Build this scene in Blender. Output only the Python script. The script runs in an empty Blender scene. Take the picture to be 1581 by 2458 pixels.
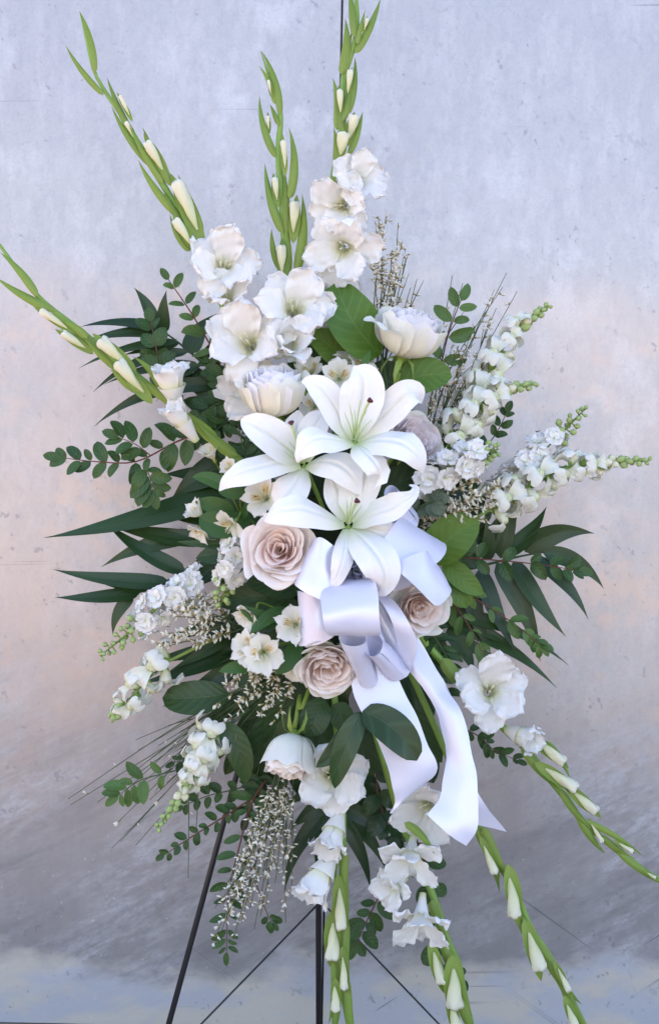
import bpy, math, random
from mathutils import Vector as V, Matrix as M, noise

# ------------------------------------------------------------------ camera, world, light
SC = bpy.context.scene
COL = SC.collection
K = 0.00065            # metres per photograph pixel in the plane of the bouquet
DIST = 2.2             # camera to bouquet plane
CAMZ = 0.937
SR = -0.020            # slight roll of the hand-held camera
CR = math.sqrt(1 - SR * SR)

cam_data = bpy.data.cameras.new('camera')
cam = bpy.data.objects.new('camera', cam_data)
COL.objects.link(cam)
cam_data.sensor_fit = 'VERTICAL'
cam_data.sensor_height = 36.0
cam_data.lens = 18.0 * DIST / (1229 * K)
cam_data.clip_start = 0.05
cam_data.clip_end = 500
mw = M.Identity(4)
for i, a in enumerate((V((CR, 0, -SR)), V((SR, 0, CR)), V((0, -1, 0)), V((0, -DIST, CAMZ)))):
    for j in range(3):
        mw[j][i] = a[j]
cam.matrix_world = mw
SC.camera = cam

SUN_EL, SUN_ROT = math.radians(36), math.radians(330)
world = bpy.data.worlds.new('World')
SC.world = world
world.use_nodes = True
wn = world.node_tree
bg = wn.nodes['Background']
sky = wn.nodes.new('ShaderNodeTexSky')
sky.sky_type = 'NISHITA'
sky.sun_disc = False
sky.sun_elevation = SUN_EL
sky.sun_rotation = SUN_ROT
sky.air_density = 1.0
sky.dust_density = 1.0
sky.ozone_density = 1.0
wn.links.new(sky.outputs[0], bg.inputs[0])
bg.inputs[1].default_value = 0.13

sun_d = bpy.data.lights.new('sun', 'SUN')
sun_d.energy = 4.0
sun_d.angle = math.radians(0.6)
sun_d.color = (1.0, 0.93, 0.84)
sun = bpy.data.objects.new('sun', sun_d)
COL.objects.link(sun)
sdir = V((math.sin(SUN_ROT) * math.cos(SUN_EL), math.cos(SUN_ROT) * math.cos(SUN_EL), math.sin(SUN_EL)))
sun.rotation_euler = sdir.to_track_quat('Z', 'Y').to_euler()
sun.location = (0, -2, 4)

vs = SC.view_settings
vs.view_transform = 'Standard'
vs.look = 'None'
vs.gamma = 1.0
vs.use_curve_mapping = False
vs.exposure = 2.2
vs.use_white_balance = True
vs.white_balance_temperature = 6950
vs.white_balance_tint = 22
SC.cycles.use_denoising = True
SC.cycles.max_bounces = 8
SC.cycles.diffuse_bounces = 5
SC.cycles.glossy_bounces = 2
SC.cycles.transmission_bounces = 5
SC.cycles.caustics_reflective = False
SC.cycles.caustics_refractive = False

# ------------------------------------------------------------------ helpers
RND = random.Random(11)
def rr(a, b): return RND.uniform(a, b)

def P(px, py, d=0.0):
    """photograph pixel + distance in front of the bouquet plane -> point in the place"""
    dx, dy = (px - 790.5) * K, (1229 - py) * K
    f = (DIST - d) / DIST
    return V(((dx * CR + dy * SR) * f, -d, CAMZ + (-dx * SR + dy * CR) * f))

def cr(pts, n):
    """Catmull-Rom through tuples of any length, n+1 samples"""
    m = len(pts)
    out = []
    if m == 2:
        return [tuple(a + (b - a) * i / n for a, b in zip(*pts)) for i in range(n + 1)]
    e0 = tuple(2 * a - b for a, b in zip(pts[0], pts[1]))
    e1 = tuple(2 * a - b for a, b in zip(pts[-1], pts[-2]))
    q = [e0] + [tuple(p) for p in pts] + [e1]
    for i in range(n + 1):
        x = i / n * (m - 1)
        s = min(int(x), m - 2)
        t = x - s
        a, b, c, d = q[s], q[s + 1], q[s + 2], q[s + 3]
        out.append(tuple(0.5 * (2 * B + (C - A) * t + (2 * A - 5 * B + 4 * C - D) * t * t + (3 * B - A - 3 * C + D) * t ** 3)
                         for A, B, C, D in zip(a, b, c, d)))
    return out

def pxpath(pts, n):
    """[(px,py,d,w_px)...] -> [(Vector, w)]"""
    return [(P(*p[:3]), max(0.0, p[3]) * K * (DIST - p[2]) / DIST) for p in cr(pts, n)]

class MB:
    def __init__(s):
        s.v, s.f, s.uv, s.mi = [], [], [], []
        s.m = 0
    def grid(s, rows, closed=False):
        b = len(s.v); nu = len(rows); nv = len(rows[0])
        for r in rows: s.v.extend(r)
        last = nv if closed else nv - 1
        for i in range(nu - 1):
            for j in range(last):
                j2 = (j + 1) % nv
                s.f.append((b + i * nv + j, b + i * nv + j2, b + (i + 1) * nv + j2, b + (i + 1) * nv + j))
                dv = nv if closed else nv - 1
                u0, u1, v0, v1 = j / dv, (j + 1) / dv, i / (nu - 1), (i + 1) / (nu - 1)
                s.uv.extend(((u0, v0), (u1, v0), (u1, v1), (u0, v1)))
                s.mi.append(s.m)
    def tube(s, path, rad, n=6, cap=True):
        """path: Vectors, rad: number or list"""
        rows = []
        if not hasattr(rad, '__len__'): rad = [rad] * len(path)
        ref = V((0.3, -0.8, 0.5))
        for i, p in enumerate(path):
            t = (path[min(i + 1, len(path) - 1)] - path[max(i - 1, 0)])
            t = t.normalized() if t.length > 1e-9 else V((0, 0, 1))
            a = t.cross(ref)
            if a.length < 1e-4: a = t.cross(V((1, 0, 0)))
            a.normalize(); b2 = t.cross(a)
            rows.append([p + (a * math.cos(2 * math.pi * j / n) + b2 * math.sin(2 * math.pi * j / n)) * rad[i] for j in range(n)])
        if cap:
            rows = [[path[0].copy() for _ in range(n)]] + rows + [[path[-1].copy() for _ in range(n)]]
        s.grid(rows, True)
    def octa(s, c, ax, l, r):
        """small stretched pod, 8+ faces"""
        a = ax.normalized(); x = a.cross(V((.31, .7, .2)))
        x.normalize(); y = a.cross(x)
        rows = []
        for t, q in ((0, .15), (.3, 1), (.7, .85), (1, .1)):
            rows.append([c + a * (l * t) + (x * math.cos(k * math.pi / 2) + y * math.sin(k * math.pi / 2)) * (r * q) for k in range(4)])
        s.grid(rows, True)
    def mesh(s, name, mats, origin=None):
        me = bpy.data.meshes.new(name)
        o = origin if origin is not None else V((0, 0, 0))
        me.from_pydata([v - o for v in s.v], [], s.f)
        uvl = me.uv_layers.new(name='UVMap')
        flat = [c for q in s.uv for c in q]
        uvl.data.foreach_set('uv', flat)
        me.polygons.foreach_set('use_smooth', [True] * len(s.f))
        for m in (mats if isinstance(mats, (list, tuple)) else [mats]):
            me.materials.append(m)
        if any(s.mi): me.polygons.foreach_set('material_index', s.mi)
        me.update()
        return me

WM = {}
def thing(name, label, cat, loc, group=None):
    o = bpy.data.objects.new(name, None)
    o.empty_display_size = 0.02
    COL.objects.link(o)
    o.location = loc
    WM[o.name] = M.Translation(loc)
    o['label'] = label; o['category'] = cat
    if group: o['group'] = group
    return o

def put(name, me, parent, mw):
    o = bpy.data.objects.new(name, me)
    COL.objects.link(o)
    if parent is not None:
        o.parent = parent
        o.matrix_local = WM[parent.name].inverted() @ mw
    else:
        o.matrix_world = mw
    WM[o.name] = mw.copy()
    return o

def part(name, mb, mats, parent, mw=None, stuff=False):
    """mb in place coordinates when mw is None"""
    if mw is None:
        c = sum(mb.v, V((0, 0, 0))) / len(mb.v)
        me = mb.mesh(name, mats, c)
        mw = M.Translation(c)
    else:
        me = mb if isinstance(mb, bpy.types.Mesh) else mb.mesh(name, mats)
    o = put(name, me, parent, mw)
    if stuff: o['kind'] = 'stuff'
    return o

CAMN = V((0, -1, 0.2))
def dirv(f): return V((f[0], -f[2], f[1])).normalized()     # (right, up, towards the viewer)

def face(loc, f, roll=0.0, scale=1.0):
    z = dirv(f) if not isinstance(f, V) else f.normalized()
    up = V((0, 0.001, 1)) if abs(z.z) < 0.97 else V((0, 1, 0))
    x = up.cross(z).normalized(); y = z.cross(x)
    m = M.Identity(4)
    for i, a in enumerate((x, y, z)):
        for j in range(3): m[j][i] = a[j]
    return M.Translation(loc) @ m @ M.Rotation(roll, 4, 'Z') @ M.Scale(scale, 4)

def blade(mb, path, nrm=CAMN, nv=6, cup=0., fold=0., ruf=0., rf=9., twist=0., seed=0., curl=0., rib=0.):
    """surface along [(Vector, halfwidth)]"""
    rows = []; n = len(path) - 1; S = None; al = 0.
    for i, (c, w) in enumerate(path):
        t = path[min(i + 1, n)][0] - path[max(i - 1, 0)][0]
        if t.length < 1e-9: t = V((0, 0, 1))
        t.normalize()
        s_ = t.cross(nrm)
        if s_.length < 0.05 and S is not None: s_ = S.copy()
        s_.normalize()
        if S is not None and s_.dot(S) < 0: s_ = -s_
        S = s_.copy()
        u = i / n
        nn = s_.cross(t).normalized()
        if twist:
            q = M.Rotation(twist * u, 3, t)
            s_ = q @ s_; nn = q @ nn
        if i: al += (c - path[i - 1][0]).length
        row = []
        for j in range(nv + 1):
            s = 2 * j / nv - 1
            z = cup * w * s * s + fold * w * abs(s)
            if rib: z += rib * w * (math.exp(-(s / .30) ** 2) - 1.5 * math.exp(-(s / .11) ** 2)) * math.sin(math.pi * min(1, u * 1.05))
            if ruf:
                e = abs(s) ** 1.6
                ph = seed + (1.7 if s > 0 else 0)
                z += ruf * w * e * (math.sin(rf * u * 1.0 + ph) + 0.6 * math.sin(rf * 2.3 * u + 2.1 * ph + 1)) * min(1, 3 * u)
            row.append(c + s_ * (w * s) + nn * z)
        rows.append(row)
    mb.grid(rows)

def prof(t, a, b):
    m = a / (a + b)
    return (t ** a * (1 - t) ** b) / (m ** a * (1 - m) ** b)

def leafpath(A, B, hw, ab=(.5, .8), bow=0., arch=.06, nrm=CAMN, n=8, droop=0.):
    L = (B - A).length; T = (B - A).normalized()
    S = T.cross(nrm)
    if S.length < .05: S = T.cross(V((1, 0, .3)))
    S.normalize(); N = S.cross(T)
    out = []
    for i in range(n + 1):
        t = i / n
        q = 4 * t * (1 - t)
        c = A + (B - A) * t + S * (bow * L * q) + N * (arch * L * q) - N * (droop * L * t ** 3)
        out.append((c, hw * max(prof(t, *ab) if 0 < t < 1 else 0, .04 if t < .5 else .015)))
    return out

# ------------------------------------------------------------------ materials
def newmat(name):
    m = bpy.data.materials.new(name)
    m.use_nodes = True
    nt = m.node_tree
    nt.nodes.clear()
    out = nt.nodes.new('ShaderNodeOutputMaterial')
    return m, nt, out
def N_(nt, t, **kw):
    n = nt.nodes.new(t)
    for k, v in kw.items(): setattr(n, k, v)
    return n
def ramp(nt, stops, fac):
    r = N_(nt, 'ShaderNodeValToRGB')
    e = r.color_ramp.elements
    while len(e) < len(stops): e.new(0.5)
    for el, (p, c) in zip(e, stops):
        el.position = p
        el.color = (*c, 1) if len(c) == 3 else c
    if fac is not None: nt.links.new(fac, r.inputs[0])
    return r
def mixc(nt, fac, a, b, mode='MIX'):
    m = N_(nt, 'ShaderNodeMix', data_type='RGBA', blend_type=mode)
    for s, v in ((0, fac), (6, a), (7, b)):
        if hasattr(v, 'is_output'): nt.links.new(v, m.inputs[s])
        elif s == 0: m.inputs[0].default_value = v
        else: m.inputs[s].default_value = (*v, 1)
    return m.outputs[2]
def math_(nt, op, a, b=None, c=None):
    m = N_(nt, 'ShaderNodeMath', operation=op)
    for i, v in enumerate((a, b, c)):
        if v is None: continue
        if hasattr(v, 'is_output'): nt.links.new(v, m.inputs[i])
        else: m.inputs[i].default_value = v
    return m.outputs[0]
def uvxy(nt):
    tc = N_(nt, 'ShaderNodeTexCoord')
    sp = N_(nt, 'ShaderNodeSeparateXYZ')
    nt.links.new(tc.outputs['UV'], sp.inputs[0])
    return tc, sp.outputs[0], sp.outputs[1]
def uvnoise(nt, tc, su, sv, scale=1., detail=2.):
    mp = N_(nt, 'ShaderNodeMapping')
    mp.inputs['Scale'].default_value = (su, sv, 1)
    oi = N_(nt, 'ShaderNodeObjectInfo')
    cb = N_(nt, 'ShaderNodeCombineXYZ')
    nt.links.new(math_(nt, 'MULTIPLY', oi.outputs['Random'], 37.), cb.inputs[2])
    nt.links.new(cb.outputs[0], mp.inputs['Location'])
    nt.links.new(tc.outputs['UV'], mp.inputs[0])
    n = N_(nt, 'ShaderNodeTexNoise')
    n.inputs['Scale'].default_value = scale
    n.inputs['Detail'].default_value = detail
    nt.links.new(mp.outputs[0], n.inputs[0])
    return n.outputs[0]
def finish(nt, out, col, rough=.5, trans=.3, spec=.4, height=None, bump=.3, bdist=.001, tcol=None, sheen=0.):
    b = N_(nt, 'ShaderNodeBsdfPrincipled')
    nt.links.new(col, b.inputs['Base Color'])
    if hasattr(rough, 'is_output'): nt.links.new(rough, b.inputs['Roughness'])
    else: b.inputs['Roughness'].default_value = rough
    b.inputs['Specular IOR Level'].default_value = spec * .8
    if sheen:
        b.inputs['Sheen Weight'].default_value = sheen
    bp = None
    if height is not None:
        bp = N_(nt, 'ShaderNodeBump')
        bp.inputs['Strength'].default_value = bump
        bp.inputs['Distance'].default_value = bdist
        nt.links.new(height, bp.inputs['Height'])
        nt.links.new(bp.outputs[0], b.inputs['Normal'])
    if trans > 0:
        t = N_(nt, 'ShaderNodeBsdfTranslucent')
        nt.links.new(tcol if tcol is not None else col, t.inputs[0])
        if bp: nt.links.new(bp.outputs[0], t.inputs['Normal'])
        mx = N_(nt, 'ShaderNodeMixShader')
        mx.inputs[0].default_value = trans
        nt.links.new(b.outputs[0], mx.inputs[1]); nt.links.new(t.outputs[0], mx.inputs[2])
        nt.links.new(mx.outputs[0], out.inputs[0])
    else:
        nt.links.new(b.outputs[0], out.inputs[0])
    return b

def petal_mat(name, stops, trans=.35, rough=.55, vein=60., bump=.25, mott=.06, midrib=None, edge=None, veincol=.22):
    m, nt, out = newmat(name)
    tc, u, v = uvxy(nt)
    col = ramp(nt, stops, v).outputs[0]
    nz = uvnoise(nt, tc, 3, 4, 1.5, 3)
    col = mixc(nt, math_(nt, 'MULTIPLY', nz, mott * 2), col, tuple(c * .82 for c in stops[-1][1]))
    oi = N_(nt, 'ShaderNodeObjectInfo')
    col = mixc(nt, math_(nt, 'MULTIPLY', oi.outputs['Random'], .03), col, tuple(c * .80 for c in stops[len(stops) // 2][1]))
    vn = uvnoise(nt, tc, vein, 3, 1., 2)
    if midrib:
        d = math_(nt, 'ABSOLUTE', math_(nt, 'SUBTRACT', u, .5))
        f = math_(nt, 'SUBTRACT', 1., math_(nt, 'SMOOTH_MIN', 1., math_(nt, 'MULTIPLY', d, midrib[0]), .1))
        col = mixc(nt, math_(nt, 'MULTIPLY', f, math_(nt, 'MULTIPLY', math_(nt, 'SUBTRACT', 1., v), midrib[2])), col, midrib[1])
    if edge:
        d = math_(nt, 'MAXIMUM', math_(nt, 'ABSOLUTE', math_(nt, 'MULTIPLY_ADD', u, 2., -1.)), v)
        f = math_(nt, 'POWER', d, 14.)
        col = mixc(nt, math_(nt, 'MULTIPLY', f, edge[1]), col, edge[0])
    col = mixc(nt, math_(nt, 'MULTIPLY', math_(nt, 'POWER', vn, 2.), veincol), col, tuple(c * .72 for c in stops[-1][1]))
    finish(nt, out, col, rough, trans, .3, vn, bump, .0010)
    return m

def leaf_mat(name, c, c2, rib, trans=.2, rough=.42, vein=(8, 26), ribw=30., ribf=.5, tip=None, bump=.55, spec=.5, base=None):
    m, nt, out = newmat(name)
    tc, u, v = uvxy(nt)
    oi = N_(nt, 'ShaderNodeObjectInfo')
    nz = uvnoise(nt, tc, 3, 5, 1., 3)
    col = mixc(nt, math_(nt, 'MULTIPLY_ADD', nz, 1.2, -.1), c, c2)
    rn = oi.outputs['Random']
    col = mixc(nt, math_(nt, 'MULTIPLY', rn, .7), col, tuple(x * .55 for x in c))
    col = mixc(nt, math_(nt, 'MULTIPLY', math_(nt, 'FRACT', math_(nt, 'MULTIPLY', rn, 7.31)), .35), col, (c2[0] * 1.7, c2[1] * 1.25, c2[2] * .8))
    d = math_(nt, 'ABSOLUTE', math_(nt, 'SUBTRACT', u, .5))
    f = math_(nt, 'SUBTRACT', 1., math_(nt, 'SMOOTH_MIN', 1., math_(nt, 'MULTIPLY', d, ribw), .1))
    col = mixc(nt, math_(nt, 'MULTIPLY', f, ribf), col, rib)
    if base: col = mixc(nt, math_(nt, 'MULTIPLY', math_(nt, 'POWER', math_(nt, 'SUBTRACT', 1., v), 1.5), .75), col, base)
    if tip:
        f2 = ramp(nt, [(0.0, (0, 0, 0)), (tip[1], (0, 0, 0)), (min(1., tip[1] + .12), (1, 1, 1))], math_(nt, 'MULTIPLY_ADD', nz, .12, math_(nt, 'SUBTRACT', v, .06))).outputs[0]
        col = mixc(nt, f2, col, tip[0])
    # slanting side veins
    vv = math_(nt, 'SINE', math_(nt, 'MULTIPLY_ADD', v, vein[1], math_(nt, 'MULTIPLY', d, -vein[0] * 3.)))
    if vein[1]: col = mixc(nt, math_(nt, 'MULTIPLY', math_(nt, 'POWER', math_(nt, 'MULTIPLY_ADD', vv, .5, .5), 6.), .28), col, rib)
    else: col = mixc(nt, math_(nt, 'MULTIPLY', uvnoise(nt, tc, 40, 1.5, 1, 1), .35), col, tuple(x * .6 for x in c))
    vv2 = math_(nt, 'ADD', math_(nt, 'MULTIPLY', vv, .35), math_(nt, 'ADD', math_(nt, 'MULTIPLY', f, -1.), uvnoise(nt, tc, 30, 40, 1, 2)))
    finish(nt, out, col, math_(nt, 'MULTIPLY_ADD', nz, .25, rough - .12), trans, spec, vv2, bump, .0006)
    return m

def plain_mat(name, c, rough=.5, trans=0., c2=None, nscale=60., spec=.4, metal=0., bump=.0):
    m, nt, out = newmat(name)
    tc = N_(nt, 'ShaderNodeTexCoord')
    n = N_(nt, 'ShaderNodeTexNoise'); n.inputs['Scale'].default_value = nscale; n.inputs['Detail'].default_value = 4
    nt.links.new(tc.outputs['Object'], n.inputs[0])
    col = mixc(nt, n.outputs[0], c, c2 or tuple(x * .75 for x in c))
    b = finish(nt, out, col, rough, trans, spec, n.outputs[0] if bump else None, bump, .001)
    b.inputs['Metallic'].default_value = metal
    return m

MT = {}
W_ = (.86, .87, .86)
MT['glad'] = petal_mat('gladiolus_petal', [(0, (.62, .66, .30)), (.20, (.83, .83, .62)), (.42, (.90, .90, .86)), (1, (.92, .92, .91))], .30, .5, 50, .3)
MT['gladbud'] = petal_mat('gladiolus_bud', [(0, (.60, .66, .32)), (.45, (.80, .80, .52)), (1, (.88, .87, .76))], .25, .5, 14, .5)
MT['bract'] = leaf_mat('gladiolus_bract', (.155, .300, .045), (.22, .37, .075), (.25, .40, .10), .2, .45, (0, 0), 14, .25, ((.30, .22, .10), .92), .3, .35, (.30, .40, .10))
MT['gstem'] = plain_mat('gladiolus_stem', (.165, .30, .05), .45, 0, (.22, .37, .08), 40)
MT['lily'] = petal_mat('lily_tepal', [(0, (.62, .74, .42)), (.10, (.80, .85, .70)), (.25, (.90, .91, .90)), (1, (.93, .93, .93))], .18, .45, 38, .55, .04, (16., (.72, .82, .60), .45))
MT['lilygreen'] = plain_mat('lily_filament', (.52, .68, .30), .4, .1, (.62, .74, .42))
MT['stigma'] = plain_mat('lily_stigma', (.07, .012, .018), .35, 0, (.11, .02, .025), 200)
MT['rose_in'] = petal_mat('rose_blush_heart', [(0, (.96, .67, .59)), (.5, (.96, .76, .70)), (1, (.95, .83, .78))], .26, .6, 40, .2, .05, None, ((.95, .89, .86), .6))
MT['rose_mid'] = petal_mat('rose_blush_petal', [(0, (.96, .77, .70)), (.5, (.96, .85, .80)), (1, (.96, .90, .87))], .26, .6, 40, .2, .07, None, ((.95, .92, .88), .7))
MT['rose_out'] = petal_mat('rose_outer_petal', [(0, (.66, .68, .38)), (.3, (.86, .81, .64)), (1, (.89, .84, .78))], .38, .6, 40, .2, .10, None, ((.88, .85, .72), .6))
MT['rose_pale'] = petal_mat('rose_pale_heart', [(0, (.88, .83, .80)), (.5, (.90, .88, .89)), (1, (.90, .89, .92))], .26, .6, 40, .2, .05, None, ((.92, .92, .93), .5))
MT['rose_cream'] = petal_mat('rose_cream_petal', [(0, (.74, .76, .46)), (.25, (.92, .87, .66)), (.75, (.93, .90, .77)), (1, (.92, .92, .87))], .28, .6, 40, .2, .06, None, ((.88, .90, .78), .6))
MT['rose_lilac'] = petal_mat('rose_lilac_petal', [(0, (.90, .76, .74)), (.5, (.91, .82, .82)), (1, (.92, .86, .87))], .26, .6, 40, .2, .05, None, ((.93, .89, .89), .6))
MT['rose_peach'] = petal_mat('rose_peach_heart', [(0, (.97, .70, .60)), (.5, (.97, .79, .71)), (1, (.96, .86, .80))], .26, .6, 40, .2, .05, None, ((.95, .91, .87), .6))
MT['rose_white'] = petal_mat('rose_greenish_white_petal', [(0, (.60, .70, .42)), (.3, (.82, .86, .74)), (1, (.88, .89, .84))], .32, .6, 40, .2, .08)
MT['sepal'] = leaf_mat('rose_sepal', (.18, .33, .06), (.26, .40, .10), (.3, .45, .14), .15)
MT['stock'] = petal_mat('stock_petal', [(0, (.74, .80, .45)), (.25, (.91, .92, .84)), (1, (.93, .93, .93))], .32, .6, 24, .3)
MT['snap'] = petal_mat('snapdragon_petal', [(0, (.62, .70, .34)), (.4, (.80, .83, .56)), (1, (.88, .89, .80))], .32, .55, 20, .3)
MT['snapw'] = petal_mat('snapdragon_white_lobe', [(0, (.84, .86, .66)), (.4, (.87, .89, .79)), (1, (.89, .90, .86))], .32, .55, 20, .3)
MT['spikegreen'] = leaf_mat('spike_green', (.17, .34, .07), (.27, .45, .12), (.3, .5, .15), .15)
MT['budgreen'] = plain_mat('small_bud_green', (.28, .42, .14), .5, .1, (.42, .52, .22), 300)
MT['alst'] = None
MT['ribbon'] = None
MT['palm'] = leaf_mat('palm_leaflet', (.014, .050, .014), (.028, .080, .022), (.05, .12, .05), .12, .38, (0, 0), 40, .5, None, .2)
MT['palm2'] = leaf_mat('palm_leaflet_light', (.022, .066, .016), (.042, .10, .024), (.06, .14, .05), .16, .38, (0, 0), 40, .5, None, .2)
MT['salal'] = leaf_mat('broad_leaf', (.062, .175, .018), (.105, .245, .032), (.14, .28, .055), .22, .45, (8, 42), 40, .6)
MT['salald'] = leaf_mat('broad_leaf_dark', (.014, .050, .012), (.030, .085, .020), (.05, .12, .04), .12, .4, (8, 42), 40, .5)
MT['ruscus'] = leaf_mat('pointed_dark_leaf', (.011, .044, .012), (.022, .066, .017), (.045, .11, .04), .10, .34, (3, 20), 40, .4)
MT['huck'] = leaf_mat('small_oval_leaf', (.022, .078, .017), (.046, .125, .030), (.10, .19, .07), .2, .42, (6, 26), 22, .5, ((.10, .085, .02), .96))
MT['huckl'] = leaf_mat('small_oval_leaf_light', (.060, .155, .030), (.090, .20, .050), (.12, .22, .08), .22, .42, (6, 26), 22, .5)
MT['alleaf'] = leaf_mat('narrow_green_leaf', (.040, .135, .028), (.065, .18, .040), (.09, .21, .07), .22, .42, (0, 0), 22, .4)
MT['euca'] = leaf_mat('grey_green_round_leaf', (.085, .14, .095), (.12, .18, .13), (.18, .24, .18), .15, .6, (6, 18), 22, .4)
MT['fern'] = leaf_mat('fern_frond', (.016, .066, .018), (.028, .09, .022), (.05, .12, .04), .15, .4, (4, 30), 30, .4)
MT['redstem'] = plain_mat('reddish_twig', (.10, .030, .026), .5, 0, (.16, .055, .035), 90)
MT['greenstem'] = plain_mat('dark_green_stem', (.040, .085, .030), .5, 0, (.06, .12, .04), 60)
MT['broom'] = plain_mat('broom_stem', (.045, .085, .035), .5, 0, (.075, .115, .05), 80)
MT['broomw'] = plain_mat('broom_blossom', (.93, .92, .86), .6, .2, (.88, .85, .68), 120)
MT['broomb'] = plain_mat('broom_calyx', (.30, .20, .075), .6, 0, (.42, .34, .14), 150)
MT['black'] = plain_mat('black_painted_metal', (.018, .018, .020), .38, 0, (.03, .03, .034), 120, .5)
MT['foam'] = plain_mat('wet_floral_foam', (.010, .020, .010), .85, 0, (.02, .035, .016), 300, .2, 0, .5)
MT['cage'] = plain_mat('dark_green_plastic', (.010, .028, .014), .45)

def alst_mat():
    m, nt, out = newmat('alstroemeria_petal')
    tc, u, v = uvxy(nt)
    col = ramp(nt, [(0, (.60, .64, .34)), (.3, (.84, .82, .64)), (.6, (.87, .86, .80)), (1, (.87, .88, .84))], v).outputs[0]
    d = math_(nt, 'ABSOLUTE', math_(nt, 'SUBTRACT', u, .5))
    yel = math_(nt, 'MULTIPLY', math_(nt, 'LESS_THAN', d, .32), ramp(nt, [(.15, (0, 0, 0)), (.35, (1, 1, 1)), (.5, (1, 1, 1)), (.68, (0, 0, 0))], v).outputs[0])
    col = mixc(nt, math_(nt, 'MULTIPLY', yel, .65), col, (.80, .60, .20))
    st = uvnoise(nt, tc, 26, 5, 1., 1)
    stm = math_(nt, 'MULTIPLY', math_(nt, 'GREATER_THAN', st, .59), yel)
    col = mixc(nt, stm, col, (.20, .09, .025))
    finish(nt, out, col, .5, .3, .3, uvnoise(nt, tc, 30, 3), .25, .0006)
    return m
MT['alsts'] = alst_mat()
MT['alst'] = petal_mat('alstroemeria_plain_petal', [(0, (.56, .64, .30)), (.3, (.84, .84, .68)), (1, (.88, .88, .84))], .3, .5, 30, .25, .05, (12., (.60, .72, .44), .5))

def ribbon_mat():
    m, nt, out = newmat('white_satin')
    tc, u, v = uvxy(nt)
    wv = uvnoise(nt, tc, 6, 700, 1, 1)
    b = N_(nt, 'ShaderNodeBsdfPrincipled')
    b.inputs['Base Color'].default_value = (.72, .745, .92, 1)
    b.inputs['Roughness'].default_value = .5
    b.inputs['Specular IOR Level'].default_value = .5
    bp = N_(nt, 'ShaderNodeBump'); bp.inputs['Strength'].default_value = .06; bp.inputs['Distance'].default_value = .0004
    nt.links.new(wv, bp.inputs['Height']); nt.links.new(bp.outputs[0], b.inputs['Normal'])
    t = N_(nt, 'ShaderNodeBsdfTranslucent'); t.inputs[0].default_value = (.85, .85, .9, 1)
    mx = N_(nt, 'ShaderNodeMixShader'); mx.inputs[0].default_value = .22
    nt.links.new(b.outputs[0], mx.inputs[1]); nt.links.new(t.outputs[0], mx.inputs[2])
    gl = N_(nt, 'ShaderNodeBsdfAnisotropic')          # satin float threads: a broad silky gloss
    gl.inputs['Color'].default_value = (.95, .95, 1., 1)
    gl.inputs['Roughness'].default_value = .26
    gl.inputs['Anisotropy'].default_value = .5
    tg = N_(nt, 'ShaderNodeTangent', direction_type='UV_MAP')
    nt.links.new(tg.outputs[0], gl.inputs['Tangent'])
    mx2 = N_(nt, 'ShaderNodeMixShader'); mx2.inputs[0].default_value = .17
    nt.links.new(mx.outputs[0], mx2.inputs[1]); nt.links.new(gl.outputs[0], mx2.inputs[2])
    nt.links.new(mx2.outputs[0], out.inputs[0])
    return m
MT['ribbon'] = ribbon_mat()

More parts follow.
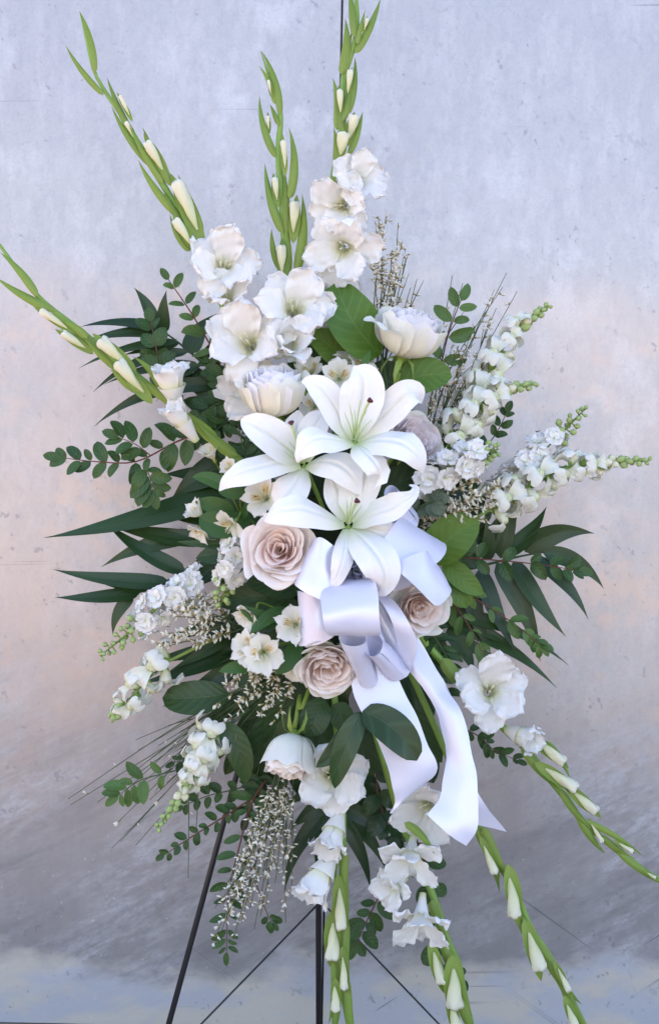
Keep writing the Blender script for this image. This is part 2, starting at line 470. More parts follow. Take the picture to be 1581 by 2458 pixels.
# ------------------------------------------------------------------ the setting: metal-clad wall and pavement
def wall_mat():
    m, nt, out = newmat('scuffed_galvanised_sheet')
    geo = N_(nt, 'ShaderNodeNewGeometry')
    sp = N_(nt, 'ShaderNodeSeparateXYZ'); nt.links.new(geo.outputs['Position'], sp.inputs[0])
    X, Z = sp.outputs[0], sp.outputs[2]
    def nz(scale, detail=4., sx=1., sz=1., rot=0., rough=.55, off=0.):
        mp = N_(nt, 'ShaderNodeMapping')
        mp.inputs['Scale'].default_value = (sx, 1, sz)
        mp.inputs['Rotation'].default_value = (0, rot, 0)
        mp.inputs['Location'].default_value = (off, 0, off * 1.7)
        pre = N_(nt, 'ShaderNodeMapping'); pre.inputs['Rotation'].default_value = (0, rot, 0)
        nt.links.new(geo.outputs['Position'], pre.inputs[0])
        mp.inputs['Rotation'].default_value = (0, 0, 0)
        nt.links.new(pre.outputs[0], mp.inputs[0])
        n = N_(nt, 'ShaderNodeTexNoise'); n.inputs['Scale'].default_value = scale
        n.inputs['Detail'].default_value = detail; n.inputs['Roughness'].default_value = rough
        nt.links.new(mp.outputs[0], n.inputs[0])
        return n.outputs[0]
    def thr(x, a, b, hi=1.):
        return ramp(nt, [(a, (0, 0, 0)), (b, (hi, hi, hi))], x).outputs[0]
    def mul(a, b): return math_(nt, 'MULTIPLY', a, b)
    big = nz(2.2, 5, off=3)
    streak = nz(9, 5, 3.0, .9, off=1, rough=.65)
    fine = nz(70, 4, 1, .6, off=5)
    col = mixc(nt, big, (.335, .33, .345), (.455, .45, .455))
    col = mixc(nt, mul(thr(streak, .48, .62), .22), col, (.58, .58, .595))
    col = mixc(nt, mul(thr(fine, .46, .66), .45), col, (.34, .34, .37))
    cloud = nz(11, 5, 1, .8, off=70, rough=.62)
    col = mixc(nt, mul(thr(cloud, .50, .62), mul(thr(nz(3, 3, off=73), .40, .60), .40)), col, (.60, .60, .615))
    grain = nz(240, 2, 1, 1, off=77)
    col = mixc(nt, mul(thr(grain, .45, .70), .22), col, (.27, .27, .29))
    # warm reflection painted into the colour through patchy zinc, mid height
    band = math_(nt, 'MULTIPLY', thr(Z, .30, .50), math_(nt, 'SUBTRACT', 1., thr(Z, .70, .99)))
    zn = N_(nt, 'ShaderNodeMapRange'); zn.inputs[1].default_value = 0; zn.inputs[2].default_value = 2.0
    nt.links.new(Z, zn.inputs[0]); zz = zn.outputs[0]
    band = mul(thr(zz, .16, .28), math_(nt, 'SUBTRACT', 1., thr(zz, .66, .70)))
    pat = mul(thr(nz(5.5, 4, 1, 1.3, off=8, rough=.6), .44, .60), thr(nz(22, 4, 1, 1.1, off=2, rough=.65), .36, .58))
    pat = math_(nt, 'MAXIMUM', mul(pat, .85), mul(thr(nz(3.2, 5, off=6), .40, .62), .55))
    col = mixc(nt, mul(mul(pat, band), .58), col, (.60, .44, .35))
    # lower part: dark ground reflection painted into the zinc, plus pale diagonal scuffs
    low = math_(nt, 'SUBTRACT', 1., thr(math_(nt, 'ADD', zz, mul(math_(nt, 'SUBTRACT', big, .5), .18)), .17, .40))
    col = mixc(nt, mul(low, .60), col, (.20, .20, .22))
    sc = mul(thr(nz(4.2, 6, .9, 2.8, .5, .72, 4), .44, .60), thr(nz(2.0, 4, off=9), .40, .55))
    scr = mul(sc, thr(nz(34, 5, .8, 2.2, .5, .75, 3), .38, .60))
    col = mixc(nt, mul(mul(scr, low), .9), col, (.50, .51, .55))
    dk = mul(thr(nz(3.4, 5, .7, 3.6, .45, .70, 14), .52, .68), low)
    col = mixc(nt, mul(dk, .38), col, (.12, .12, .14))
    # lime-cream splash band along the foot
    edge = math_(nt, 'ADD', zz, mul(math_(nt, 'SUBTRACT', nz(7, 4, .7, 1.4, off=20, rough=.6), .5), .10))
    foot = math_(nt, 'SUBTRACT', 1., thr(edge, .046, .066))
    footc = mixc(nt, thr(nz(9, 5, .7, 1.5, off=30), .44, .56), (.56, .53, .47), (.46, .475, .52))
    col = mixc(nt, mul(foot, .85), col, footc)
    # dark specks and small splashes
    s1 = mul(thr(nz(75, 2, 1, .75, .5, off=40), .66, .71), thr(nz(7, 3, off=41), .42, .60))
    s2 = mul(thr(nz(28, 3, 1.3, .6, .5, .6, 43), .645, .70), thr(nz(4, 3, off=44), .45, .62))
    col = mixc(nt, mul(s1, .5), col, (.20, .195, .22))
    col = mixc(nt, mul(s2, .32), col, (.22, .22, .25))
    s3 = thr(nz(120, 1, off=48), .765, .785)
    col = mixc(nt, mul(s3, mul(low, .4)), col, (.60, .60, .62))
    # scratches: thin, nearly level ones high up, slanting ones low down
    l1 = mul(thr(nz(2.2, 2, .35, 34, .03, .5, 50), .690, .705), thr(nz(5, 2, off=52), .50, .60))
    l2 = mul(thr(nz(2.4, 2, .5, 30, -.6, .5, 55), .700, .712), thr(nz(4, 2, off=57), .48, .60))
    l3 = mul(thr(nz(2.4, 2, .6, 26, .6, .5, 61), .705, .717), thr(nz(5, 2, off=63), .50, .60))
    col = mixc(nt, mul(l1, .5), col, (.18, .18, .20))
    col = mixc(nt, mul(l2, mul(low, .7)), col, (.14, .14, .16))
    col = mixc(nt, mul(l3, mul(low, .7)), col, (.14, .14, .16))
    b = N_(nt, 'ShaderNodeBsdfPrincipled')
    nt.links.new(col, b.inputs['Base Color'])
    b.inputs['Metallic'].default_value = .55
    rg = math_(nt, 'ADD', math_(nt, 'MULTIPLY_ADD', streak, .12, .36), math_(nt, 'MULTIPLY', math_(nt, 'MAXIMUM', foot, mul(scr, low)), .25))
    nt.links.new(rg, b.inputs['Roughness'])
    bp = N_(nt, 'ShaderNodeBump'); bp.inputs['Strength'].default_value = .12; bp.inputs['Distance'].default_value = .004
    hh = math_(nt, 'ADD', math_(nt, 'ADD', big, mul(streak, .6)), math_(nt, 'ADD', mul(fine, .12), mul(s2, -.15)))
    nt.links.new(hh, bp.inputs['Height']); nt.links.new(bp.outputs[0], b.inputs['Normal'])
    nt.links.new(b.outputs[0], out.inputs[0])
    return m
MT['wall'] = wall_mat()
def ground_mat():
    m, nt, out = newmat('worn_pavement')
    geo = N_(nt, 'ShaderNodeNewGeometry')
    n = N_(nt, 'ShaderNodeTexNoise'); n.inputs['Scale'].default_value = 6; n.inputs['Detail'].default_value = 8
    nt.links.new(geo.outputs['Position'], n.inputs[0])
    n2 = N_(nt, 'ShaderNodeTexNoise'); n2.inputs['Scale'].default_value = 180; n2.inputs['Detail'].default_value = 4
    nt.links.new(geo.outputs['Position'], n2.inputs[0])
    col = mixc(nt, n.outputs[0], (.40, .30, .21), (.50, .39, .29))
    col = mixc(nt, math_(nt, 'MULTIPLY', n2.outputs[0], .5), col, (.16, .12, .10))
    finish(nt, out, col, .85, 0, .3, n2.outputs[0], .5, .003)
    return m
MT['ground'] = ground_mat()

def boxmb(mb, lo, hi, bev=0.):
    x0, y0, z0 = lo; x1, y1, z1 = hi
    b = len(mb.v)
    mb.v += [V(p) for p in ((x0, y0, z0), (x1, y0, z0), (x1, y1, z0), (x0, y1, z0), (x0, y0, z1), (x1, y0, z1), (x1, y1, z1), (x0, y1, z1))]
    for f in ((0, 3, 2, 1), (4, 5, 6, 7), (0, 1, 5, 4), (1, 2, 6, 5), (2, 3, 7, 6), (3, 0, 4, 7)):
        mb.f.append(tuple(b + i for i in f)); mb.uv.extend(((0, 0), (1, 0), (1, 1), (0, 1))); mb.mi.append(mb.m)
def flat(o):
    for p in o.data.polygons: p.use_smooth = False
    return o

mb = MB(); mb.grid([[V((-120, -200, 0)), V((120, -200, 0))], [V((-120, .6, 0)), V((120, .6, 0))]])
g = put('ground', mb.mesh('ground', MT['ground']), None, M.Identity(4)); g['kind'] = 'structure'
WALLY = .352
mb = MB(); boxmb(mb, (-1.6, WALLY + .012, .0), (4, WALLY + .12, 3.4))  # unseen left end cut short so sunlit ground warms the wall's reflection
wall = flat(put('wall', mb.mesh('wall', MT['black']), None, M.Identity(4))); wall['kind'] = 'structure'
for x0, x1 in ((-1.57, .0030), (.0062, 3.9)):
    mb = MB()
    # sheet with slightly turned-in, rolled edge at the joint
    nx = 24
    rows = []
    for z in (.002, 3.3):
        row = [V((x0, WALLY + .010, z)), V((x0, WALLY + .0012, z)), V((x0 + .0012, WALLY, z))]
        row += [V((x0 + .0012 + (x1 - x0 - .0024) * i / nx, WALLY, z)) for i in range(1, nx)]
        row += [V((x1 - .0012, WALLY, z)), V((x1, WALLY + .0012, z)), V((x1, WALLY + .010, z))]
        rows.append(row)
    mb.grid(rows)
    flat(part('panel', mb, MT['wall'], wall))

# ------------------------------------------------------------------ easel and foam cage
def pground(px, py):
    lo, hi = -1., 1.
    for _ in range(40):
        mid = (lo + hi) / 2
        if P(px, py, mid).z > 0: hi = mid
        else: lo = mid
    return P(px, py, lo)
apex = P(762, 1205, -.150)
legL = pground(359, 2634); legR = pground(1176, 2634)
legB = pground(765, 2512)
for q in (legL, legR, legB): q.z = 0.0
ez = thing('easel', 'black metal wire easel with thin legs standing behind the flowers', 'easel', V((apex.x, 0, 0)))
for a, q, r in ((apex + V((-.012, 0, 0)), legL, .0048), (apex + V((.012, 0, 0)), legR, .0048), (apex + V((0, .012, 0)), legB, .0054)):
    mb = MB(); mb.tube([a, a.lerp(q, .5), q + V((0, 0, .004))], r, 10)
    part('leg', mb, MT['black'], ez)
    mb = MB(); mb.tube([q + V((0, 0, .0)), q + (a - q).normalized() * .03], r * 1.5, 10)
    part('rubber_foot', mb, MT['black'], ez)
bt = P(770, 2163, -.212)
for q, a in ((legL, apex + V((-.012, 0, 0))), (legR, apex + V((.012, 0, 0)))):
    mb = MB(); mb.tube([bt, a.lerp(q, .955)], .0017, 8)
    part('brace', mb, MT['black'], ez)
mb = MB(); mb.tube([bt + V((-.010, 0, 0)), bt + V((.010, 0, 0))], .0042, 8)
part('bolt', mb, MT['black'], ez)
mb = MB(); mb.tube([P(640, 1640, -.122), P(905, 1640, -.122)], .0045, 8)
part('crossbar', mb, MT['black'], ez)

fc = thing('foam_cage', 'dark green block of floral foam in a plastic cage behind the bow', 'foam cage', P(800, 1640, -.08))
c0, c1 = P(672, 1600, -.105), P(925, 1080, -.105)
mb = MB()
rows = []
for i in range(9):
    t = i / 8; z = c0.z + (c1.z - c0.z) * t
    q = 1 - .12 * abs(2 * t - 1) ** 4
    cx, cy = (c0.x + c1.x) / 2, c0.y - .045
    hx, hy = (c1.x - c0.x) / 2 * q, .042 * q
    rows.append([V((cx + hx * math.copysign(abs(math.cos(a)) ** .4, math.cos(a)), cy + hy * math.copysign(abs(math.sin(a)) ** .4, math.sin(a)), z)) for a in [2 * math.pi * k / 20 for k in range(20)]])
rows = [[V((cx, cy, c0.z))] * 20] + rows + [[V((cx, cy, c1.z))] * 20]
mb.grid(rows, True)
part('foam', mb, MT['foam'], fc)
for i in range(7):
    z = c0.z + (c1.z - c0.z) * (i + .5) / 7
    hx, hy = (c1.x - c0.x) / 2 + .003, .045
    mb = MB(); mb.tube([V((cx + hx * math.copysign(abs(math.cos(a)) ** .4, math.cos(a)), cy + hy * math.copysign(abs(math.sin(a)) ** .4, math.sin(a)), z)) for a in [2 * math.pi * k / 20 for k in range(21)]], .0018, 5)
    part('cage_hoop', mb, MT['cage'], fc)
CORE = (798, 1330, -.03)

# ------------------------------------------------------------------ flower builders
def stemtube(th, pts, n=12, mat='gstem', name='stem', seg=8):
    mb = MB(); pp = pxpath(pts, n)
    mb.tube([p for p, w in pp], [max(w, .0006) for p, w in pp], seg)
    return part(name, mb, MT[mat], th)

def flare_petal(mb, L=1.3, W=.42, ph0=12, ph1=85, pw=1.5, cup=.25, ruf=.10, rf=9., r0=.05, z0=-.62, ang=0., seed=0., ab=(.8, .38), nu=14, nv=12, sw=0.):
    """petal of a funnel flower, axis +Z, unit radius"""
    r, z = r0, z0; rows = []
    ca, sa = math.cos(ang), math.sin(ang)
    for i in range(nu + 1):
        t = i / nu
        ph = math.radians(ph0 + (ph1 - ph0) * t ** pw)
        if i: r += math.sin(ph) * L / nu; z += math.cos(ph) * L / nu
        w = max(W * (prof(t, *ab) if 0 < t < 1 else 0), .06 if t < .5 else W * .16)
        row = []
        for j in range(nv + 1):
            s = 2 * j / nv - 1
            e = abs(s)
            zz = cup * w * s * s * (1 - .4 * t)
            zz += ruf * (e ** 1.5 * t ** .7 + .5 * t ** 6) * W * 1.6 * (math.sin(rf * t + seed + 2.4 * s) + .7 * math.sin(rf * 1.9 * t + 3.1 * seed + 5 * s) + .4 * math.sin(13 * s + 5 * seed))
            back = -.10 * L * t ** 3 * e ** 2 + .035 * math.sin(11 * s + seed * 7) * t ** 5
            pr = r + back * math.sin(ph) - zz * math.cos(ph)
            pz = z + back * math.cos(ph) + zz * math.sin(ph)
            px = w * s + sw * w * t
            row.append(V((pr * ca - px * sa, pr * sa + px * ca, pz)))
        rows.append(row)
    mb.grid(rows)

def glad_floret(th, px, py, d, f, rpx, op=1., roll=0., tube=None, ruf=.13, seed=None):
    """open floret: throat tube + six ruffled petals + stamens"""
    seed = RND.random() * 9 if seed is None else seed
    c = P(px, py, d); sc = rpx * K * (DIST - d) / DIST
    m = face(c, f, roll, sc)
    mb = MB()
    rows = []
    for i in range(9):
        t = i / 8
        rad = .10 + .16 * t ** 1.4
        rows.append([V((rad * math.cos(a), rad * math.sin(a), -1.05 + .75 * t)) for a in [2 * math.pi * k / 14 for k in range(14)]])
    mb.grid(rows, True)
    fl = part('floret', mb, MT['glad'], th, m)
    for k in range(6):
        inner = k % 2
        mb = MB()
        flare_petal(mb, 1.18 + .16 * inner + rr(-.10, .10), .40 + .03 * inner + rr(-.03, .04), 14, (48 + 24 * op if inner else 78 + 32 * op) + rr(-14, 14), 1.15 if inner else .9, .20,
                    ruf + rr(-.02, .04), rr(11, 15), .10, -.60, 2 * math.pi * k / 6 + rr(-.13, .13), seed + k * 1.3, (.95, .36), 22, 20, rr(-.15, .15))
        part('petal', mb, MT['glad'], fl, m @ M.Translation((0, 0, .03 * inner)))
    mb = MB()
    for k in range(3):
        a = 2 * math.pi * k / 3 + seed
        mb.tube([V((0, 0, -.8)), V((.05 * math.cos(a), .05 * math.sin(a) + .05, -.4)), V((.10 * math.cos(a), .10 * math.sin(a) + .12, -.02))], [.018, .018, .026], 5)
    part('stamens', mb, MT['gladbud'], fl, m)
    return fl

def glad_cup(th, A, B, rpx, ruf=.10, flare=58):
    """half-open floret, trumpet from A (px,py,d) to mouth B"""
    a, b = P(*A), P(*B)
    L = (b - a).length
    m = face(b, (b - a), rr(0, 6), 1.)
    R = rpx * K
    mb = MB(); rows = []
    for i in range(9):
        t = i / 8
        rad = R * (.26 + .42 * t ** 1.3)
        rows.append([V((rad * math.cos(q), rad * math.sin(q), -L + L * .62 * t)) for q in [2 * math.pi * k / 14 for k in range(14)]])
    mb.grid(rows, True)
    fl = part('floret', mb, MT['glad'], th, m)
    for k in range(6):
        mb = MB()
        inn = k % 2
        flare_petal(mb, L / R * .62 + .45, .62 - .08 * inn, 6, flare * (.55 if inn else 1.) + rr(-6, 8), 2.2, .5, ruf, rr(6, 9), .50 - .10 * inn, -L / R * .52, 2 * math.pi * k / 6 + rr(-.1, .1), rr(0, 9), (.5, .34), 12, 10)
        part('petal', mb, MT['glad'], fl, m @ M.Scale(R, 4))
    return fl

def bud(th, A, B, w, mat='gladbud', name='bud', crink=.3):
    """closed tubular bud from A to B (px,py,d), half width w px"""
    a, b = P(*A), P(*B); T = b - a; L = T.length; T.normalize()
    x = T.cross(V((.2, -.9, .3))).normalized(); y = T.cross(x)
    R = w * K; n = 16; rows = []; s0 = rr(0, 6)
    for i in range(15):
        t = i / 14
        rad = R * (.14 + .86 * math.sin(min(1, t * 1.15) * math.pi / 2) ** .95) * (1 if t < .93 else 1 - (t - .93) * 3.0)
        row = []
        for k in range(n):
            q = 2 * math.pi * k / n
            g = max(0, math.cos(q - 2.6 * t - s0)) ** 6 + max(0, math.cos(q - 2.6 * t - s0 - 2.2)) ** 6
            rd = rad * (1 - .22 * g * min(1, t * 3)) * (1 + (crink * .5 * math.sin(4 * q + s0) if t > .85 else 0))
            dz = L * (t + (crink * .25 * math.sin(3 * q + s0) * max(0, t - .8) if t > .8 else 0))
            row.append(a + T * dz + (x * math.cos(q) + y * math.sin(q)) * rd)
        rows.append(row)
    rows.append([a + T * (L * (.93 + .03 * math.sin(5 * k + s0))) + (x * math.cos(2 * math.pi * k / n) + y * math.sin(2 * math.pi * k / n)) * R * .25 for k in range(n)])
    rows.append([a + T * L * .90] * n)
    mb = MB(); mb.grid(rows, True)
    return part(name, mb, MT[mat], th)

def bract(th, A, B, w, bow=0., cup=-.55, mat='bract', ab=(.34, .95)):
    """boat-shaped sheath from base A to tip B"""
    pa, pb = P(*A), P(*B)
    mb = MB()
    blade(mb, leafpath(pa, pb, w * K * .84, ab, bow, .05, CAMN, 18), CAMN, 6, cup)
    return part('bract', mb, MT[mat], th)

def glad(label, stem, bracts=(), buds=(), d0=None):
    th = thing('gladiolus', label, 'gladiolus', P(*stem[0][:3]), 'white gladiolus spikes')
    stemtube(th, stem, 24, 'gstem', 'stem', 10)
    for b in bracts: bract(th, b[0], b[1], b[2], *(b[3:]))
    for b in buds:
        (ax, ay, ad), (bx, by, bd), w = b
        vx, vy = bx - ax, by - ay
        sd = -1 if RND.random() < .5 else 1
        nx, ny = -vy / math.hypot(vx, vy) * w * .28 * sd, vx / math.hypot(vx, vy) * w * .28 * sd
        bract(th, (ax - vx * .35 + nx * .3, ay - vy * .35 + ny * .3, ad - .004), (bx + vx * rr(.12, .3) + nx, by + vy * rr(.12, .3) + ny, bd - w * K * 1.0 - .002), w * rr(1.2, 1.4), 0., .25, 'bract', (.6, .85))
        bud(th, *b)
    return th

def rose(label, px, py, d, f, rpx, mats, style='open', roll=0., n=38, stem=None, flare=1., depth=1., seed=1, guards=()):
    R2 = random.Random(seed)
    c = P(px, py, d); sc = rpx * K * (DIST - d) / DIST
    m = face(c, f, roll, sc)
    back = c - dirv(f) * sc * 1.05 * depth
    th = thing('rose', label, 'rose', back, 'pale garden roses')
    nin = n
    for k in range(nin + len(guards)):
        q = min(1., k / (nin - 1))
        ang = k * 2.39996 + R2.uniform(-.35, .35)
        gd = 1.
        jr = R2.uniform(-.035, .035)
        if k >= nin: ang, gd = guards[k - nin]
        if style == 'open':
            rt = .05 + .93 * q ** .92 + jr * q
            zt = .22 - .10 * (1 - q) ** 2 - .40 * max(0, q - .5) ** 1.3 * flare * 2.0 + R2.uniform(-.03, .03)
            span = 1.7 - .95 * q + R2.uniform(-.1, .15)
            belly = .10
        elif style == 'cup':
            rt = .06 + .80 * q ** .75 + jr
            zt = .16 + .16 * (1 - q) - .07 * R2.random() + (R2.uniform(-.22, .10) if q > .78 else 0)
            span = 1.35 - .50 * q
            belly = .24 if q > .6 else .12
        else:   # 'quartered' : several folded hearts, ruffled
            rt = .10 + .82 * q ** .7 + jr
            zt = .14 + .05 * math.sin(k * 1.9) - .30 * max(0, q - .6) * flare
            span = 1.15 - .4 * q + R2.uniform(-.1, .2)
            belly = .16
        if gd > 1: rt *= 1.06; span = .62
        curl = (.15 + .20 * q ** 2) * flare * gd * R2.uniform(.8, 1.2)
        nu, nv = 12, 16
        rows = []
        ph = R2.uniform(0, 6); lean = R2.uniform(-.05, .04)
        for i in range(nu + 1):
            t = i / nu
            row = []
            for j in range(nv + 1):
                s = 2 * j / nv - 1
                tt = t * (1 - .13 * abs(s) ** 2.6 - .02 * math.sin(7 * s + ph))
                b0, b1, b2 = (.05 + .06 * q, -.85 * depth), (rt * 1.02 + belly, (-.62 if style != 'cup' else -.74) * depth), (rt, zt)
                r = (1 - tt) ** 2 * b0[0] + 2 * tt * (1 - tt) * b1[0] + tt * tt * b2[0]
                z = (1 - tt) ** 2 * b0[1] + 2 * tt * (1 - tt) * b1[1] + tt * tt * b2[1]
                e = max(0, tt - .62) / .38
                r += curl * e ** 2 * (.75 + .25 * math.sin(3 * s + ph)); z -= curl * .55 * e ** 3
                r *= 1 + (.10 if q < .75 else (.10 if style == 'cup' else .06)) * s + lean
                if q > .7: r += .07 * abs(s) ** 5 * t
                wob = t ** 3 * (.024 + .035 * q)
                r += wob * math.sin(5 * s + ph) ; z += wob * 1.1 * math.sin(6.5 * s + 2 * ph)
                if style == 'quartered' and q < .8: r += .06 * t * math.sin(4 * (ang + s * span) + k)
                az = ang + s * span * min(1, .25 + 1.1 * tt ** .55)
                row.append(V((r * math.cos(az), r * math.sin(az), z)))
            rows.append(row)
        mb = MB(); mb.grid(rows)
        mat = mats[0] if q < .42 else (mats[1] if q < .82 else mats[2])
        part('petal', mb, MT[mat], th, m)
    # hip, sepals, stem
    mb = MB(); rows = []
    for i in range(7):
        t = i / 6
        rad = (.12, .19, .22, .20, .16, .12, .05)[i]
        rows.append([V((rad * math.cos(a), rad * math.sin(a), -.72 * depth - .42 * t)) for a in [2 * math.pi * g / 10 for g in range(10)]])
    mb.grid(rows, True)
    part('hip', mb, MT['sepal'], th, m)
    for k in range(5):
        a = 2 * math.pi * k / 5 + .3
        mb = MB()
        p = [(V((.14 * math.cos(a), .14 * math.sin(a), -.86 * depth)), .07), (V((.38 * math.cos(a), .38 * math.sin(a), -.96 * depth)), .10), (V((.52 * math.cos(a), .52 * math.sin(a), -1.20 * depth)), .06), (V((.50 * math.cos(a + .1), .50 * math.sin(a + .1), -1.42 * depth)), .01)]
        blade(mb, p, V((0, 0, 1)), 4, .2)
        part('sepal', mb, MT['sepal'], th, m)
    st = stem or [(CORE[0] + rr(-20, 20), CORE[1] + rr(-30, 30), CORE[2])]
    mb = MB()
    p1 = c - dirv(f) * sc * 1.0 * depth; p2 = c - dirv(f) * sc * 1.8 * depth
    pts = [tuple(p1), tuple(p2)] + [tuple(P(*q)) for q in st]
    cc = [V(x) for x in cr(pts, 10)]
    mb.tube(cc, .0032, 7)
    part('stem', mb, MT['bract'], th)
    return th

def tepal(th, pts, cup=.30, fold=.0, ruf=.08, rf=9., nrm=CAMN, nv=18, n=24, seed=None, name='tepal', mat='lily', **kw):
    mb = MB(); blade(mb, pxpath(pts, n), nrm, nv, cup, fold, ruf, rf, seed=rr(0, 6) if seed is None else seed, rib=.16, **kw)
    return part(name, mb, MT[mat], th)

def lily(label, throat, tepals, pistil, filaments, stem):
    th = thing('lily', label, 'lily', P(*stem[-1][:3]), 'white oriental lilies')
    for t in tepals: tepal(th, t[0], **t[1])
    pp = pxpath(pistil, 12)
    mb = MB(); mb.tube([p for p, w in pp], [max(w, .0012) for p, w in pp], 8)
    ps = part('pistil', mb, MT['lilygreen'], th)
    e = pp[-1][0]; T = (pp[-1][0] - pp[-3][0]).normalized()
    mb = MB(); rows = []
    x = T.cross(V((.2, -.9, .3))).normalized(); y = T.cross(x)
    for i in range(7):
        t = i / 6
        rad = 0.0043 * math.sin(math.pi * min(.97, t * .9 + .08)) ** .7
        rows.append([e + T * (t * .0062 - .002) + (x * math.cos(q) + y * math.sin(q)) * rad * (1 + .22 * math.cos(3 * q)) for q in [2 * math.pi * k / 12 for k in range(12)]])
    rows.append([e + T * .004] * 12)
    mb.grid(rows, True)
    part('stigma', mb, MT['stigma'], ps)
    for f in filaments:
        pp = pxpath(f, 8)
        mb = MB(); mb.tube([p for p, w in pp], [max(w, .0004) for p, w in pp], 6)
        part('filament', mb, MT['lilygreen'], th)
    stemtube(th, stem, 8, 'gstem')
    return th

def alstro(th, px, py, d, f, rpx, roll=0., op=1.):
    c = P(px, py, d); sc = rpx * K
    m = face(c, f, roll, sc)
    mb = MB(); mb.tube([V((0, 0, -.95)), V((0, 0, -.75)), V((0, 0, -.6))], [.05, .11, .12], 8)
    fl = part('flower', mb, MT['sepal'], th, m)
    for k in range(6):
        inner = k % 2
        mb = MB()
        flare_petal(mb, 1.25 if inner else 1.15, .25 if inner else .44, 16, (84 if inner else 92) * op + rr(-8, 8), 1.1, .35, .04, 6, .06, -.62, math.pi / 2 + 2 * math.pi * k / 6 + rr(-.08, .08), rr(0, 9),
                    (.9, .5) if inner else (1.0, .34), 12, 8)
        part('petal', mb, MT['alsts'] if inner and k != 3 else MT['alst'], fl, m @ M.Translation((0, 0, .02 * inner)))
    mb = MB()
    for k in range(6):
        a = k * 1.05
        mb.tube([V((0, 0, -.55)), V((.06 * math.cos(a), .06 * math.sin(a) - .05, -.1)), V((.14 * math.cos(a), .14 * math.sin(a) - .14, .22))], [.012, .012, .02], 5)
    part('stamens', mb, MT['gladbud'], fl, m)
    return fl

def alst_thing(label, base, flowers, leaves=()):
    th = thing('alstroemeria', label, 'alstroemeria', P(*base), 'white alstroemeria')
    for fdef in flowers:
        alstro(th, *fdef)
        c = P(*fdef[:3]); b = P(*base); dz = dirv(fdef[3])
        pts = [tuple(c - dz * fdef[4] * K * .85), tuple(c - dz * fdef[4] * K * 1.5), tuple(b)]
        mb = MB(); mb.tube([V(x) for x in cr(pts, 8)], .0016, 6)
        part('stem', mb, MT['bract'], th)
    for a, b, w, bow in leaves:
        leafpart(th, a, b, w, 'alleaf', (.6, .8), bow)
    return th

def leafpart(th, A, B, w, mat, ab=(.5, .8), bow=0., arch=.07, fold=.18, cup=0., nrm=None, ruf=.03, n=10, droop=0., nv=6, twist=0.):
    nr = nrm or (CAMN + V((rr(-.25, .25), 0, rr(-.2, .3))))
    mb = MB()
    blade(mb, leafpath(P(*A), P(*B), w * K, ab, bow, arch, nr, n, droop), nr, nv, cup, fold, ruf, rr(6, 10), twist, rr(0, 6))
    return part('leaf', mb, MT[mat], th)

_cache = {}
def stock_mesh(i):
    k = ('stock', i)
    if k not in _cache:
        mb = MB()
        for q in range(5):
            flare_petal(mb, 1.15 + rr(-.1, .1), .50, 40, 96 + rr(-16, 12), .7, .15, .13, 8, .03, -.30, q * 2 * math.pi / 5 + rr(-.2, .2), rr(0, 9), (.95, .30), 8, 8)
        for q in range(3):
            flare_petal(mb, .72 + rr(-.1, .1), .36, 30, 74 + rr(-14, 14), .8, .25, .16, 8, .02, -.14, q * 2.1 + .8 + rr(-.3, .3), rr(0, 9), (.95, .30), 7, 7)
        _cache[k] = mb.mesh('stock_floret', MT['stock'])
    return _cache[k]
def budball(i, tip=True):
    k = ('bud', i)
    if k not in _cache:
        mb = MB(); rows = []
        for a in range(8):
            t = a / 7
            rad = max(.04, math.sin(math.pi * min(.98, t * .92 + .05)) ** .75 * .42)
            rows.append([V((rad * math.cos(g) * (1 + .1 * math.cos(4 * g)), rad * math.sin(g) * (1 + .1 * math.cos(4 * g)), t)) for g in [2 * math.pi * h / 12 for h in range(12)]])
        mb.grid(rows, True)
        for h in range(4):
            a = h * math.pi / 2
            mb.m = 0
            p = [(V((.20 * math.cos(a), .20 * math.sin(a), .02)), .16), (V((.46 * math.cos(a), .46 * math.sin(a), .45)), .22), (V((.36 * math.cos(a), .36 * math.sin(a), .80)), .05)]
            blade(mb, p, V((math.cos(a), math.sin(a), 0)), 3, -.3)
        _cache[k] = mb.mesh('green_bud', MT['budgreen'] if i == 0 else MT['gladbud'])
    return _cache[k]
